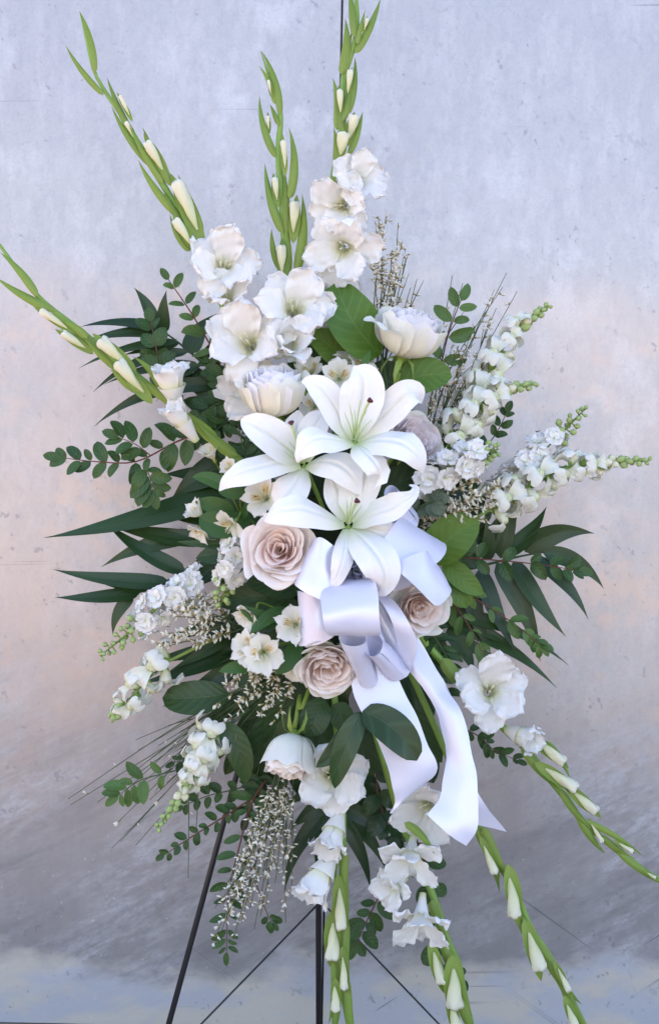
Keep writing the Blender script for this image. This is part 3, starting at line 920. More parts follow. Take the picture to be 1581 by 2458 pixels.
def snap_meshes():
    if 'snap' not in _cache:
        t = MB(); rows = []
        for i in range(9):
            q = i / 8
            rows.append([V(((.15 + .13 * q) * math.cos(a), (.17 + .10 * q) * math.sin(a) - .05 * math.sin(q * 3), q * .62)) for a in [2 * math.pi * h / 14 for h in range(14)]])
        t.grid(rows, True)
        # bulging palate
        rows = []
        for i in range(7):
            q = i / 6 * math.pi * .55
            rows.append([V((.26 * math.sin(q + .02) * math.cos(a), -.10 + .20 * math.sin(q + .02) * math.sin(a), .56 + .27 * math.cos(q))) for a in [2 * math.pi * h / 12 for h in range(12)]])
        t.grid(rows, True)
        u = MB()
        for sx in (-1, 1):
            blade(u, [(V((sx * .08, .14, .50)), .14), (V((sx * .14, .32, .72)), .24), (V((sx * .22, .56, .80)), .30), (V((sx * .30, .78, .70)), .27), (V((sx * .34, .90, .56)), .12)], V((0, .3, 1)), 7, .25, 0, .18, 9, 0, sx)
        l = MB()
        for dx in (-1, 0, 1):
            blade(l, [(V((dx * .14, -.10, .60)), .14), (V((dx * .22, -.28, .86)), .20), (V((dx * .34, -.52, .86)), .25), (V((dx * .42, -.72, .66)), .22), (V((dx * .44, -.82, .50)), .09)], V((dx * .3, -.5, 1)), 6, -.25, 0, .16, 9, 0, dx + 2)
        c = MB()
        for h in range(5):
            a = h * 2 * math.pi / 5 + .3
            blade(c, [(V((.05 * math.cos(a), .05 * math.sin(a), -.10)), .05), (V((.21 * math.cos(a), .21 * math.sin(a), .02)), .13), (V((.28 * math.cos(a), .28 * math.sin(a), .24)), .03)], V((math.cos(a), math.sin(a), .2)), 3, -.3)
        _cache['snap'] = (t.mesh('tube', MT['snap']), u.mesh('upper_lip', MT['snapw']), l.mesh('lower_lip', MT['snapw']), c.mesh('calyx', MT['spikegreen']))
    return _cache['snap']

def axisframe(loc, z, yhint, sc, roll=0.):
    z = z.normalized(); x = yhint.cross(z)
    if x.length < .05: x = V((1, .2, 0)).cross(z)
    x.normalize(); y = z.cross(x)
    m = M.Identity(4)
    for i, a in enumerate((x, y, z)):
        for j in range(3): m[j][i] = a[j]
    return M.Translation(loc) @ m @ M.Rotation(roll, 4, 'Z') @ M.Scale(sc, 4)

def spike_iter(path, n, t0, t1, N=40):
    pp = pxpath(path, N)
    for i in range(n):
        t = t0 + (t1 - t0) * (i + .5) / n
        k = min(N - 1, int(t * N)); fr = t * N - k
        c = pp[k][0].lerp(pp[k + 1][0], fr)
        T = (pp[min(N, k + 2)][0] - pp[max(0, k - 1)][0]).normalized()
        a = i * 2.39996 + rr(-.3, .3)
        x = T.cross(V((.1, -1, .2))).normalized(); y = T.cross(x)
        yield i, t, c, T, (x * math.cos(a) + y * math.sin(a))

def stock(label, path, n, size, spread, nb=12, t0=.05, t1=.72):
    th = thing('stock', label, 'stock', P(*path[0][:3]), 'white stock spikes')
    stemtube(th, path, 14, 'bract')
    for i, t, c, T, r in spike_iter(path, n, t0, t1):
        s = size * K * (1 - .35 * max(0, (t - t0) / (t1 - t0) - .5)) * rr(.85, 1.12)
        p = c + r * spread * K * rr(.75, 1.1)
        z = r + T * .35 + V((0, -.35, .1))
        part('floret', stock_mesh(RND.randrange(5)), None, th, axisframe(p, z, T, s, rr(0, 6)))
    for i, t, c, T, r in spike_iter(path, nb, t1 - .04, 1.0):
        q = (t - t1) / (1.0001 - t1)
        s = (16 - 6 * max(0, q)) * K * rr(.85, 1.15)
        p = c + r * (16 - 10 * max(0, q)) * K
        mb = MB(); mb.tube([c, p], .0011, 5)
        o = part('bud', budball(0), None, th, axisframe(p, r + T * .7, T, s * 1.15, rr(0, 6)))
        part('bud_stalk', mb, MT['bract'], o)
    return th

def snapdragon(label, path, n, size, nb=14, t0=.03, t1=.72, side=None):
    th = thing('snapdragon', label, 'snapdragon', P(*path[0][:3]), 'pale snapdragon spikes')
    stemtube(th, path, 14, 'spikegreen')
    me = snap_meshes()
    for i, t, c, T, r in spike_iter(path, n, t0, t1):
        q = (t - t0) / (t1 - t0)
        s = size * K * (1.08 - .42 * q ** 1.4) * rr(.9, 1.1)
        z = r + T * (.25 + .45 * q) + V((0, -.25, 0))
        m = axisframe(c + r * 4 * K, z, T, s, rr(-.2, .2))
        o = part('flower', me[0], None, th, m)
        part('upper_lip', me[1], None, o, m)
        part('lower_lip', me[2], None, o, m)
        part('calyx', me[3], None, o, m)
        if i % 2 == 0:
            a = c; b = c + (r * .6 + T * .8) * 16 * K
            mb = MB(); blade(mb, leafpath(a, b, 6 * K, (.6, .8), 0, .05, r, 5), r, 3, .3)
            part('bract', mb, MT['spikegreen'], th)
    for i, t, c, T, r in spike_iter(path, nb, t1 - .02, 1.0):
        q = (t - t1) / (1.0001 - t1)
        s = (24 - 13 * max(0, q)) * K * rr(.9, 1.1)
        p = c + r * 3 * K
        part('bud', budball(0 if q > .30 or i % 3 == 0 else 1), None, th, axisframe(p, r * .55 + T * 1.0, T, s * 1.05, rr(0, 6)))
    return th

def broom(label, base, tips, t0=.35, t1=.98, dens=8, bl=12., sub=2, name='broom_sprig', spread=.06, w=1.8):
    """tips: (px,py,d[,blossom 0..1])"""
    th = thing(name, label, 'broom', P(*base), 'sprigs of white broom')
    b0 = P(*base)
    for tip in tips:
        e = P(*tip[:3]); amt = tip[3] if len(tip) > 3 else 1.
        L = (e - b0).length
        bow = V((rr(-1, 1), rr(-.6, .6), rr(-1, 1))) * L * spread
        st = b0 + V((rr(-1, 1), rr(-1, 1), rr(-1, 1))) * .012
        cc = [V(x) for x in cr([tuple(st), tuple(st.lerp(e, .5) + bow), tuple(e)], 14)]
        mb = MB(); mb.tube(cc, [w * K * (1 - .55 * i / 14) for i in range(15)], 5)
        o = part('stem', mb, MT['broom'], th)
        mbb = MB()
        mbt = MB()
        nb = int(dens * amt * L / .1)
        for k in range(sub):
            t = rr(.35, .8); i = int(t * 14); p = cc[i]; T = (cc[min(14, i + 1)] - cc[i - 1]).normalized()
            q = p + (T + V((rr(-.4, .4), rr(-.3, .3), rr(-.4, .4)))) * L * rr(.12, .26)
            mbt.tube([p, p.lerp(q, .5), q], [w * K * .7, w * K * .6, w * K * .3], 4)
            for g in range(int(3 * amt)):
                blossom(mbb, p.lerp(q, rr(.2, 1)), T, bl)
        for k in range(nb):
            t = t0 + (t1 - t0) * RND.random() ** .85
            x = t * 14; i = min(13, int(x)); p = cc[i].lerp(cc[i + 1], x - i); T = (cc[i + 1] - cc[i]).normalized()
            blossom(mbb, p, T, bl)
        if mbt.v: part('twig', mbt, MT['broom'], o)
        if mbb.v: part('blossom_cluster', mbb, [MT['broomw'], MT['broomb']], o, stuff=True)
    return th
def blossom(mb, p, T, bl):
    r = V((rr(-1, 1), rr(-1, .6), rr(-1, 1))).normalized()
    ax = (T * .8 + r).normalized(); l = bl * K * rr(.7, 1.15)
    q = p + r * 2.5 * K
    mb.m = 1; mb.octa(p, (q + ax * l * .45 - p), l * .55, l * .18)
    mb.m = 0
    s = ax.cross(r).normalized() if ax.cross(r).length > .05 else V((1, 0, 0))
    for k in (-1, 0, 1):
        mb.octa(q + ax * l * .28, ax + s * k * .5 + r * (.1 if k else .35), l * rr(.55, 1.0), l * rr(.12, .18))
    mb.m = 0

def sprig(label, path, n, ll, hw, mat='huck', stemmat='redstem', t0=.1, ang=60, sides=(-1, 1), name='leafy_sprig', sw=None, flat_=.35, cat='sprig', branches=(), ab=(.55, .66), jit=.32):
    th = thing(name, label, cat, P(*path[0][:3]), 'small-leaved green sprigs')
    for bp, bn in [(path, n)] + list(branches):
        stemtube(th, bp, 16, stemmat, 'twig', 6)
        pp = pxpath(bp, 40)
        for i in range(bn):
            t = t0 + (1 - t0) * (i + .5) / bn
            k = min(39, int(t * 40))
            c = pp[k][0]; T = (pp[k + 1][0] - pp[max(0, k - 1)][0]).normalized()
            for sd in sides:
                S = T.cross(CAMN).normalized() * sd
                Nn = V((0, -1, .2))
                a = math.radians(ang * (1 - .35 * t) + rr(-14, 14))
                D = (T * math.cos(a) + S * math.sin(a) + Nn * rr(-flat_, flat_)).normalized()
                l = ll * K * (1 - .30 * t ** 3) * rr(1 - jit, 1 + jit)
                q = c + D * 3 * K
                nr = (Nn + S * rr(-.6, .6) + V((rr(-.3, .3), 0, rr(-.3, .7)))).normalized()
                mb = MB(); blade(mb, leafpath(q, q + D * l, hw / ll * l, ab, rr(-.09, .09), rr(-.04, .14), nr, 8, rr(-.05, .15)), nr, 4, rr(-.1, .2), .18)
                part('leaf', mb, MT[mat], th)
        # end leaf
        c = pp[-1][0]; T = (pp[-1][0] - pp[-4][0]).normalized()
        mb = MB(); blade(mb, leafpath(c, c + T * ll * K * .8, hw * K * .8, ab, rr(-.1, .1), .05, CAMN, 7), CAMN, 4, 0, .15)
        part('leaf', mb, MT[mat], th)
    return th

def palm(label, rachis, leaflets, mat='palm', d=-.05):
    th = thing('palm_frond', label, 'palm frond', P(*rachis[0][:3]), 'dark palm fronds')
    stemtube(th, rachis, 14, 'greenstem', 'rachis', 7)
    for l in leaflets:
        bx, by, tx, ty, w = l[:5]
        bow = l[5] if len(l) > 5 else rr(-.04, .04)
        dt = l[6] if len(l) > 6 else d + rr(-.015, .015)
        mb = MB(); nr = CAMN + V((rr(-.3, .3), 0, rr(-.1, .5)))
        blade(mb, leafpath(P(bx, by, d), P(bx + (tx - bx) * 1.06, by + (ty - by) * 1.06, dt), w * K * .95, (.42, 1.2), bow, rr(.0, .06), nr, 18, rr(0, .03)), nr, 6, 0, .16, .02, 6, rr(-.25, .25))
        part('leaflet', mb, MT[mat], th)
    return th

def leaves(label, stem, lv, mat, name='leaf_branch', cat='leaves', group='broad green leaves'):
    th = thing(name, label, cat, P(*stem[0][:3]), group)
    stemtube(th, stem, 10, 'greenstem')
    for l in lv:
        leafpart(th, l[0], l[1], l[2], l[4] if len(l) > 4 else mat, l[5] if len(l) > 5 else (.5, .72), l[3], n=14, nv=8)
    return th

# ------------------------------------------------------------------ palm fronds (rearmost)
palm('dark palm frond fanning out at upper left behind the gladiolus buds',
     [(590, 1010, -.06, 4), (520, 905, -.07, 3.4), (450, 840, -.07, 2.8), (395, 797, -.07, 2), (362, 772, -.07, 1.2)],
     [(384, 790, 203, 783, 17, .06), (402, 803, 208, 822, 17, .05), (425, 822, 200, 878, 15, .07), (452, 845, 236, 935, 15, .10), (480, 878, 262, 920, 15, .06),
      (372, 778, 325, 695, 17, .05), (394, 800, 400, 702, 18, -.06), (458, 850, 514, 758, 30, -.10), (490, 870, 560, 800, 20, -.05),
      (532, 925, 242, 1017, 20, .10), (545, 940, 400, 930, 18, .1), (430, 825, 300, 850, 14, .0), (560, 960, 590, 870, 20, -.05), (480, 880, 380, 960, 14, .08)])
palm('dark palm frond with long blades reaching out at middle left, below the oval-leaf spray',
     [(600, 1180, -.06, 5), (520, 1300, -.06, 4), (440, 1372, -.06, 3.2), (370, 1408, -.06, 2.2), (320, 1428, -.06, 1.2)],
     [(560, 1180, 131, 1284, 40, -.055), (500, 1300, 264, 1259, 24, -.03), (470, 1285, 256, 1356, 24, .05), (408, 1398, 143, 1368, 22, -.05), (360, 1411, 205, 1378, 17, -.04),
      (336, 1423, 143, 1432, 20, -.05), (445, 1372, 262, 1258, 23, -.06), (320, 1430, 274, 1520, 17, .12), (560, 1110, 420, 1190, 42, .05), (575, 1160, 400, 1140, 30, .05),
      (540, 1240, 400, 1235, 26, -.04), (545, 1090, 470, 1060, 22, .1)])
palm('large dark palm frond fanning out to the right below the snapdragon',
     [(1020, 1390, -.05, 5), (1100, 1372, -.06, 4), (1180, 1352, -.06, 3.4), (1250, 1335, -.06, 2.6), (1310, 1325, -.06, 1.4)],
     [(1258, 1324, 1416, 1283, 30, -.13), (1303, 1328, 1441, 1408, 24, -.12), (1274, 1338, 1404, 1478, 22, -.06), (1231, 1347, 1352, 1517, 26, .06), (1190, 1352, 1290, 1575, 28, -.05),
      (1150, 1365, 1236, 1555, 26, .05), (1120, 1370, 1175, 1560, 26, .06), (1180, 1330, 1205, 1232, 24, -.05), (1215, 1328, 1305, 1222, 24, .08), (1165, 1345, 1165, 1240, 20, .05),
      (1090, 1380, 1110, 1560, 26, .04), (1200, 1340, 1240, 1180, 22, .0)])
palm('dark palm frond with thin curling tips below the right hand rose',
     [(960, 1440, -.05, 4), (1050, 1480, -.06, 3), (1110, 1530, -.06, 2)],
     [(1060, 1490, 1321, 1642, 22, -.07), (1097, 1525, 1205, 1590, 16, .05), (1075, 1505, 1136, 1615, 24, -.05), (1030, 1470, 1345, 1590, 20, -.08), (1000, 1460, 1060, 1640, 26, .05), (1020, 1470, 1100, 1640, 24, .04), (1050, 1485, 1240, 1560, 20, -.06)], 'palm2')
palm('dark palm frond spreading behind the lower hanging gladiolus florets',
     [(800, 1760, -.05, 4), (800, 1850, -.06, 3), (802, 1945, -.07, 2)],
     [(800, 1935, 688, 2131, 22, .10), (800, 1920, 704, 1985, 24, .05), (806, 1930, 941, 2032, 22, -.08), (806, 1940, 922, 2082, 22, -.07), (804, 1950, 884, 2127, 20, -.08), (797, 1945, 760, 2075, 22, .05),
      (800, 1900, 930, 1960, 24, -.08), (800, 1890, 690, 1930, 22, .06), (800, 1860, 900, 1890, 24, -.05)])
palm('dark palm blades reaching lower left beneath the stock',
     [(700, 1560, -.05, 4), (620, 1565, -.06, 3), (545, 1580, -.06, 2)],
     [(560, 1568, 341, 1635, 21, -.05), (600, 1560, 350, 1600, 22, .05), (640, 1560, 430, 1580, 22, .03), (580, 1575, 400, 1690, 24, -.05), (620, 1490, 390, 1545, 24, .05), (610, 1470, 420, 1600, 26, -.05), (650, 1540, 500, 1680, 30, .05)])

# ------------------------------------------------------------------ dark filler foliage round the foam
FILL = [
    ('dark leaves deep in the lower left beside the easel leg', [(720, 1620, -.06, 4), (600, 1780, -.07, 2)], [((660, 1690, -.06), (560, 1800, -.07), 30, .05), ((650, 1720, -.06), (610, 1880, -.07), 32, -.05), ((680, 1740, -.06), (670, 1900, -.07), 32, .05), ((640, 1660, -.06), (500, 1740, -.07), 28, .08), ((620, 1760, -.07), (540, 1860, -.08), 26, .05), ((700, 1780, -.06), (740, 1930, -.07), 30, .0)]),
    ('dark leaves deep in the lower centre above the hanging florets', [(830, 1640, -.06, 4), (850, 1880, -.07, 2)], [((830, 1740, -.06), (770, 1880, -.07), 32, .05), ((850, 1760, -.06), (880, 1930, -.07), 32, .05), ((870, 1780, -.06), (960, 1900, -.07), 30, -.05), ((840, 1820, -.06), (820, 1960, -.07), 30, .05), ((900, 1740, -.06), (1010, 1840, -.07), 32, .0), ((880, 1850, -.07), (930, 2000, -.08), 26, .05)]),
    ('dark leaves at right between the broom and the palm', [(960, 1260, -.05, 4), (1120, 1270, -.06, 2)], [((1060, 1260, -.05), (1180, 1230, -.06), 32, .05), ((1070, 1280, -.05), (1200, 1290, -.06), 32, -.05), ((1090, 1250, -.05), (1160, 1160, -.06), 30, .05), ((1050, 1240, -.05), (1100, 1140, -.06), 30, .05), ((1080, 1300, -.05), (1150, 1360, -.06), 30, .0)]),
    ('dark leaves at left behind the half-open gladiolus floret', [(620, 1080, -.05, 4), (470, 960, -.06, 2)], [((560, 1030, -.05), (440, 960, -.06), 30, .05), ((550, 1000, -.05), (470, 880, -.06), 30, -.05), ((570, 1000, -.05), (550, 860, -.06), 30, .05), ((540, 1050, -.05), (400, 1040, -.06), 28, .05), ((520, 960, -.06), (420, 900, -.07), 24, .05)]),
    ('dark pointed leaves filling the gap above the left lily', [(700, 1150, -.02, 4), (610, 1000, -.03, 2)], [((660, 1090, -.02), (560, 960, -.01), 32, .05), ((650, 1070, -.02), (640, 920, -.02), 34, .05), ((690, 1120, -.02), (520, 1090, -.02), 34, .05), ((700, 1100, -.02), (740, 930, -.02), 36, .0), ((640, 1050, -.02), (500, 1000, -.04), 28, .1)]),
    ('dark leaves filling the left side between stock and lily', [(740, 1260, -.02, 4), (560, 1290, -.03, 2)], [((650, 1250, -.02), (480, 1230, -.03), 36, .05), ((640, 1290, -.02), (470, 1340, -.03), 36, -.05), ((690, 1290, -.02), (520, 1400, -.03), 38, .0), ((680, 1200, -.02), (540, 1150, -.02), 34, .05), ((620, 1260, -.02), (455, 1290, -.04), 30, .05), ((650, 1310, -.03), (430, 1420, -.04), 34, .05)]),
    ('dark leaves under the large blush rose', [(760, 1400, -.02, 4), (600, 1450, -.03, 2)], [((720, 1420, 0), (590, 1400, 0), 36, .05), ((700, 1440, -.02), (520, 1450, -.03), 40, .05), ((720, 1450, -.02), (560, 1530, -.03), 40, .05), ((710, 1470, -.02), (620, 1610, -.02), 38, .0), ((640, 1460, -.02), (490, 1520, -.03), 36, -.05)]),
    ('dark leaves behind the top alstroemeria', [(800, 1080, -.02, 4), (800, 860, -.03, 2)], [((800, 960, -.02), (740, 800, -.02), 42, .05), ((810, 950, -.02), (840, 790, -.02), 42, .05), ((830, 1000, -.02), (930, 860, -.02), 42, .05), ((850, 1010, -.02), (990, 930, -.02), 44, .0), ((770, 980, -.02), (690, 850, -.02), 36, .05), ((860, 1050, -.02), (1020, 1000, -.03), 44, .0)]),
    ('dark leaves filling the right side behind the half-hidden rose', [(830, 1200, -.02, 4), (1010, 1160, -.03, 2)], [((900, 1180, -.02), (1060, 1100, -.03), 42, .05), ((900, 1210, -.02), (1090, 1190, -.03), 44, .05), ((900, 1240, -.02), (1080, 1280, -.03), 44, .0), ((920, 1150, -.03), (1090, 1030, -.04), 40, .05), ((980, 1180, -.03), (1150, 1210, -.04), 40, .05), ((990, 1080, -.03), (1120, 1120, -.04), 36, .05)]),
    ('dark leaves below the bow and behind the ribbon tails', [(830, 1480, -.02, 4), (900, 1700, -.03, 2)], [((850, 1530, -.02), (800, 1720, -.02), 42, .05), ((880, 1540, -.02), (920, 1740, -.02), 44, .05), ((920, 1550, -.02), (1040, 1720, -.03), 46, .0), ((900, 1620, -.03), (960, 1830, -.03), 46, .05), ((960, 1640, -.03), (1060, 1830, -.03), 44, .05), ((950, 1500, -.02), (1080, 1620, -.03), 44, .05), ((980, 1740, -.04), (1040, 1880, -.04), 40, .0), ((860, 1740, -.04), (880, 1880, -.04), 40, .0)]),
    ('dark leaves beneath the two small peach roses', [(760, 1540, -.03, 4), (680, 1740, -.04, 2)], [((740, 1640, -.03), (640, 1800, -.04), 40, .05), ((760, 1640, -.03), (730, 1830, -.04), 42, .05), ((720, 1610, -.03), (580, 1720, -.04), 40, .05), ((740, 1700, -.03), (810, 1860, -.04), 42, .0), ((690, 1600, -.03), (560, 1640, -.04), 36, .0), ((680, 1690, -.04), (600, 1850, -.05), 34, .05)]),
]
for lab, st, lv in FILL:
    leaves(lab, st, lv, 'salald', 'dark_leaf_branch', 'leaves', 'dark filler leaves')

# ------------------------------------------------------------------ broad leaves one can pick out
leaves('large bright oval leaf standing upright beside the top white rose', [(930, 960, -.0, 3.5), (925, 900, .01, 3), (912, 846, .015, 2.5)], [((914, 850, .015), (808, 676, .03), 62, -.11, 'salal', (.42, .50))], 'salal', 'broad_leaf')
leaves('broad green leaf just under the tilted cream rose', [(930, 960, 0, 3), (955, 925, .01, 2.5)], [((950, 930, .02), (1084, 905, .03), 46, -.10, 'salal', (.5, .6)), ((955, 945, .0), (900, 870, 0), 40, .05, 'salald')], 'salal', 'broad_leaf')
leaves('broad dark leaf right of the upper gladiolus florets', [(830, 930, 0, 3), (810, 880, .01, 2.5)], [((830, 880, .0), (738, 800, .01), 36, .08, 'salal', (.5, .6))], 'salal', 'broad_leaf')
leaves('bright broad leaf right of the upper bow loop', [(960, 1360, 0, 3), (1030, 1330, .02, 2.5)], [((1030, 1352, .03), (1150, 1252, .04), 52, -.10, 'salal', (.45, .55))], 'salal', 'broad_leaf')
leaves('two small broad leaves hanging right of the bow', [(980, 1370, 0, 3), (1060, 1350, .02, 2.5)], [((1068, 1345, .02), (1160, 1427, .025), 28, .06, 'salal'), ((1050, 1380, .015), (1118, 1460, .02), 36, -.12, 'salal', (.5, .6))], 'salal', 'broad_leaf')
leaves('two long dark pointed leaves hanging over the small lower gladiolus floret', [(870, 1640, .03, 3), (867, 1708, .10, 2.5)], [((867, 1708, .11), (758, 1842, .12), 26, -.08, 'ruscus'), ((868, 1712, .12), (803, 1893, .13), 29, .06, 'ruscus')], 'ruscus', 'pointed_leaf_branch')
leaves('broad dark pointed leaf lying across the left ribbon tail', [(872, 1640, .03, 3), (869, 1706, .11, 2.5)], [((869, 1708, .125), (1000, 1826, .15), 40, -.10, 'ruscus', (.45, .50))], 'ruscus', 'pointed_leaf_branch')
leaves('broad dark leaf at lower left beneath the snapdragon', [(620, 1650, -.02, 3), (545, 1665, -.02, 2)], [((550, 1665, -.01), (390, 1675, -.01), 42, -.05, 'salald', (.5, .5))], 'salald', 'broad_leaf')
leaves('dark leaf hanging left of the easel leg beside the low snapdragon', [(600, 1700, -.02, 3), (545, 1740, -.01, 2)], [((530, 1735, .0), (588, 1882, .0), 32, -.10, 'salald')], 'salald', 'broad_leaf')
leaves('dark broad leaves between the two small peach roses', [(780, 1640, 0, 3), (775, 1690, .01, 2)], [((780, 1680, .02), (745, 1770, .03), 36, .08, 'salald', (.5, .5)), ((800, 1690, .02), (830, 1760, .02), 30, -.05, 'salald')], 'salald', 'broad_leaf')
leaves('mid green pointed leaves beside the left hand alstroemeria', [(640, 1270, .0, 3), (580, 1250, .03, 2)], [((600, 1235, .04), (478, 1240, .06), 34, -.20, 'alleaf', (.6, .5)), ((560, 1235, .04), (468, 1205, .05), 22, .05, 'alleaf'), ((600, 1178, .06), (524, 1180, .07), 14, -.10, 'alleaf'), ((550, 1180, .05), (462, 1145, .04), 18, .1, 'alleaf'), ((570, 1250, .03), (590, 1200, .06), 10, .2, 'alleaf'), ((640, 1300, .02), (425, 1300, .03), 12, -.05, 'salald')], 'alleaf', 'pointed_leaf_branch')

# ------------------------------------------------------------------ small-leaved sprigs
sprig('oval-leaved spray with red stem reaching far left above the palm blades', [(480, 1040, .0, 2.6), (420, 1062, -.01, 2.4), (327, 1108, -.01, 2), (230, 1108, -.01, 1.6), (146, 1098, -.01, 1)], 10, 54, 15, 'huck', 'redstem', .12, 62, flat_=.15,
      branches=[([(345, 1110, -.01, 1.5), (360, 1145, 0, 1.3), (368, 1182, 0, 1)], 4), ([(360, 1092, 0, 1.4), (325, 1066, .01, 1.2), (285, 1050, .01, .8)], 3)])
sprig('thin red-stemmed sprig with curled leaves left of the gladiolus florets', [(530, 880, -.02, 2.4), (499, 818, -.02, 2.2), (455, 745, -.02, 1.9), (405, 672, -.02, 1.2)], 5, 44, 12, 'huckl', 'redstem', .15, 70)
sprig('short sprig of round leaves on red stem over the upper left palm', [(385, 900, -.02, 2), (378, 850, -.02, 1.8), (362, 772, -.02, 1.2)], 4, 44, 17, 'huck', 'redstem', .05, 60)
sprig('dense dark small-leaved sprig left of the upper cream rose', [(590, 1010, -.01, 2.4), (545, 930, -.01, 2), (500, 870, -.02, 1.4)], 8, 42, 13, 'huck', 'greenstem', .05, 65,
      branches=[([(560, 960, -.01, 1.6), (520, 970, -.01, 1.4), (470, 1000, -.02, 1)], 5), ([(570, 975, -.01, 1.6), (545, 1010, -.01, 1.4), (480, 1060, -.01, 1)], 5), ([(535, 915, -.01, 1.5), (540, 860, -.02, 1.2), (535, 815, -.02, 1)], 4)])
sprig('upright dark twig with oval leaves right of the tilted cream rose', [(1050, 920, -.03, 2.2), (1068, 830, -.03, 2), (1086, 770, -.03, 1.6), (1105, 722, -.03, 1)], 4, 58, 15, 'huckl', 'redstem', .10, 75, flat_=.2)
sprig('red twig with leaves lying over the right palm frond', [(1060, 1330, -.01, 2.4), (1134, 1340, -.01, 2.1), (1250, 1350, -.01, 1.7), (1340, 1362, -.01, 1.3), (1385, 1370, -.01, .8)], 7, 48, 15, 'huck', 'redstem', .10, 62)
sprig('reddish twig drooping to the right over the palm, light leaves at its end', [(1050, 1385, -.01, 2.4), (1106, 1416, -.01, 2.1), (1219, 1488, -.01, 1.7), (1275, 1530, -.01, 1.2), (1295, 1552, -.01, .8)], 8, 40, 10, 'huckl', 'redstem', .15, 38)
sprig('thin brownish twig below the right hand rose', [(1060, 1420, -.01, 2), (1099, 1464, -.01, 1.8), (1140, 1530, -.01, 1.4), (1165, 1590, -.01, .9)], 5, 42, 9, 'huckl', 'redstem', .15, 40)
sprig('drooping leafy twig beside the right hanging gladiolus', [(1100, 1745, -.03, 1.8), (1145, 1765, -.03, 1.6), (1185, 1800, -.03, 1.3), (1240, 1825, -.03, .8)], 6, 34, 9, 'huck', 'redstem', .1, 40)
sprig('dark red-stemmed sprig slanting to lower left across the easel leg', [(680, 1870, -.04, 2.4), (600, 1920, -.04, 2.2), (530, 1965, -.04, 2), (458, 2010, -.04, 1.6), (395, 2052, -.04, 1)], 11, 32, 10, 'huck', 'redstem', .05, 60)
sprig('dark sprig behind the low snapdragon', [(640, 1860, -.05, 2), (580, 1890, -.05, 1.8), (500, 1910, -.05, 1.4), (440, 1935, -.05, 1)], 7, 30, 10, 'huck', 'greenstem', .05, 60)
sprig('long sprig with side leaves hanging along the easel leg', [(640, 1870, -.03, 2.6), (602, 1932, -.03, 2.3), (570, 2050, -.03, 2), (548, 2146, -.03, 1.6), (545, 2230, -.03, 1.2), (544, 2285, -.03, .8)], 12, 44, 9, 'huck', 'redstem', .05, 72)
sprig('sprig of oval leaves with red stem right of the lower gladiolus stem', [(950, 2050, -.05, 2), (909, 2150, -.05, 1.9), (880, 2210, -.05, 1.6), (855, 2268, -.05, 1)], 5, 52, 16, 'huck', 'redstem', .35, 75, flat_=.1)
sprig('sprig of round leaves showing behind the lowest hanging florets', [(1000, 2000, -.05, 2), (1036, 2130, -.05, 1.8), (1060, 2290, -.05, 1.6), (1100, 2350, -.05, 1)], 6, 46, 19, 'huck', 'redstem', .10, 72)
sprig('dark leafy sprig between the lower floret and the ribbon tail', [(900, 1800, -.04, 2), (905, 1900, -.04, 1.8), (925, 1970, -.04, 1.4), (945, 2010, -.04, 1)], 5, 52, 18, 'ruscus', 'redstem', .10, 55)
sprig('small sprig of narrow leaves at far lower left', [(420, 1850, -.02, 1.8), (345, 1870, -.02, 1.6), (310, 1890, -.02, 1.2), (285, 1910, -.02, .8)], 5, 52, 13, 'huckl', 'greenstem', .05, 70)
sprig('fine dark twig at the bottom of the hanging broom', [(600, 2080, -.03, 1.6), (640, 2190, -.03, 1.3), (655, 2215, -.03, 1)], 3, 30, 9, 'huck', 'redstem', .5, 65)
sprig('cluster of round grey-green leaves beside the right lily petal', [(960, 1260, .02, 2.6), (1010, 1215, .05, 2.4), (1045, 1205, .06, 2)], 3, 44, 20, 'euca', 'greenstem', .25, 60, name='grey_green_sprig')
sprig('toothed dark fern frond left of the upper cream rose', [(600, 1130, .01, 2.4), (585, 1080, .02, 2), (572, 1020, .02, 1.6), (566, 985, .02, 1)], 7, 40, 8, 'fern', 'greenstem', .05, 62, name='fern_frond', cat='fern', flat_=.1)
sprig('dark feathery fern frond right of the blue-white ribbon tail', [(1000, 1480, .0, 2.4), (1035, 1520, .0, 2), (1062, 1560, .0, 1.6), (1085, 1600, .0, 1)], 9, 42, 7, 'fern', 'greenstem', .02, 58, name='fern_frond', cat='fern', flat_=.1)
sprig('dark stems and leaves in the shadow behind the lower rose', [(720, 1620, -.06, 2.4), (660, 1720, -.06, 2.2), (620, 1850, -.06, 2), (590, 1960, -.06, 1.2)], 8, 46, 13, 'ruscus', 'greenstem', .05, 50)

sprig('fine dark twig with tiny leaves behind the low snapdragon and broom needles', [(650, 1740, -.06, 2), (560, 1780, -.07, 1.8), (480, 1800, -.07, 1.4), (420, 1830, -.07, 1)], 9, 34, 9, 'huck', 'greenstem', .05, 50)
sprig('thin leafy twig between the ribbon tails and the right gladiolus', [(1010, 1560, -.05, 2), (1060, 1650, -.06, 1.8), (1090, 1740, -.06, 1.4), (1110, 1810, -.06, 1)], 7, 42, 12, 'huck', 'redstem', .05, 55)
sprig('leafy twig rising between snapdragon and stock at right', [(1060, 1200, -.04, 2), (1130, 1120, -.05, 1.8), (1190, 1040, -.05, 1.4), (1215, 990, -.05, 1)], 6, 40, 12, 'huck', 'greenstem', .1, 55)
sprig('small twig of lighter leaves left of the half-open gladiolus floret', [(440, 1000, -.04, 2), (400, 930, -.05, 1.6), (385, 880, -.05, 1)], 5, 38, 12, 'huckl', 'redstem', .1, 60)

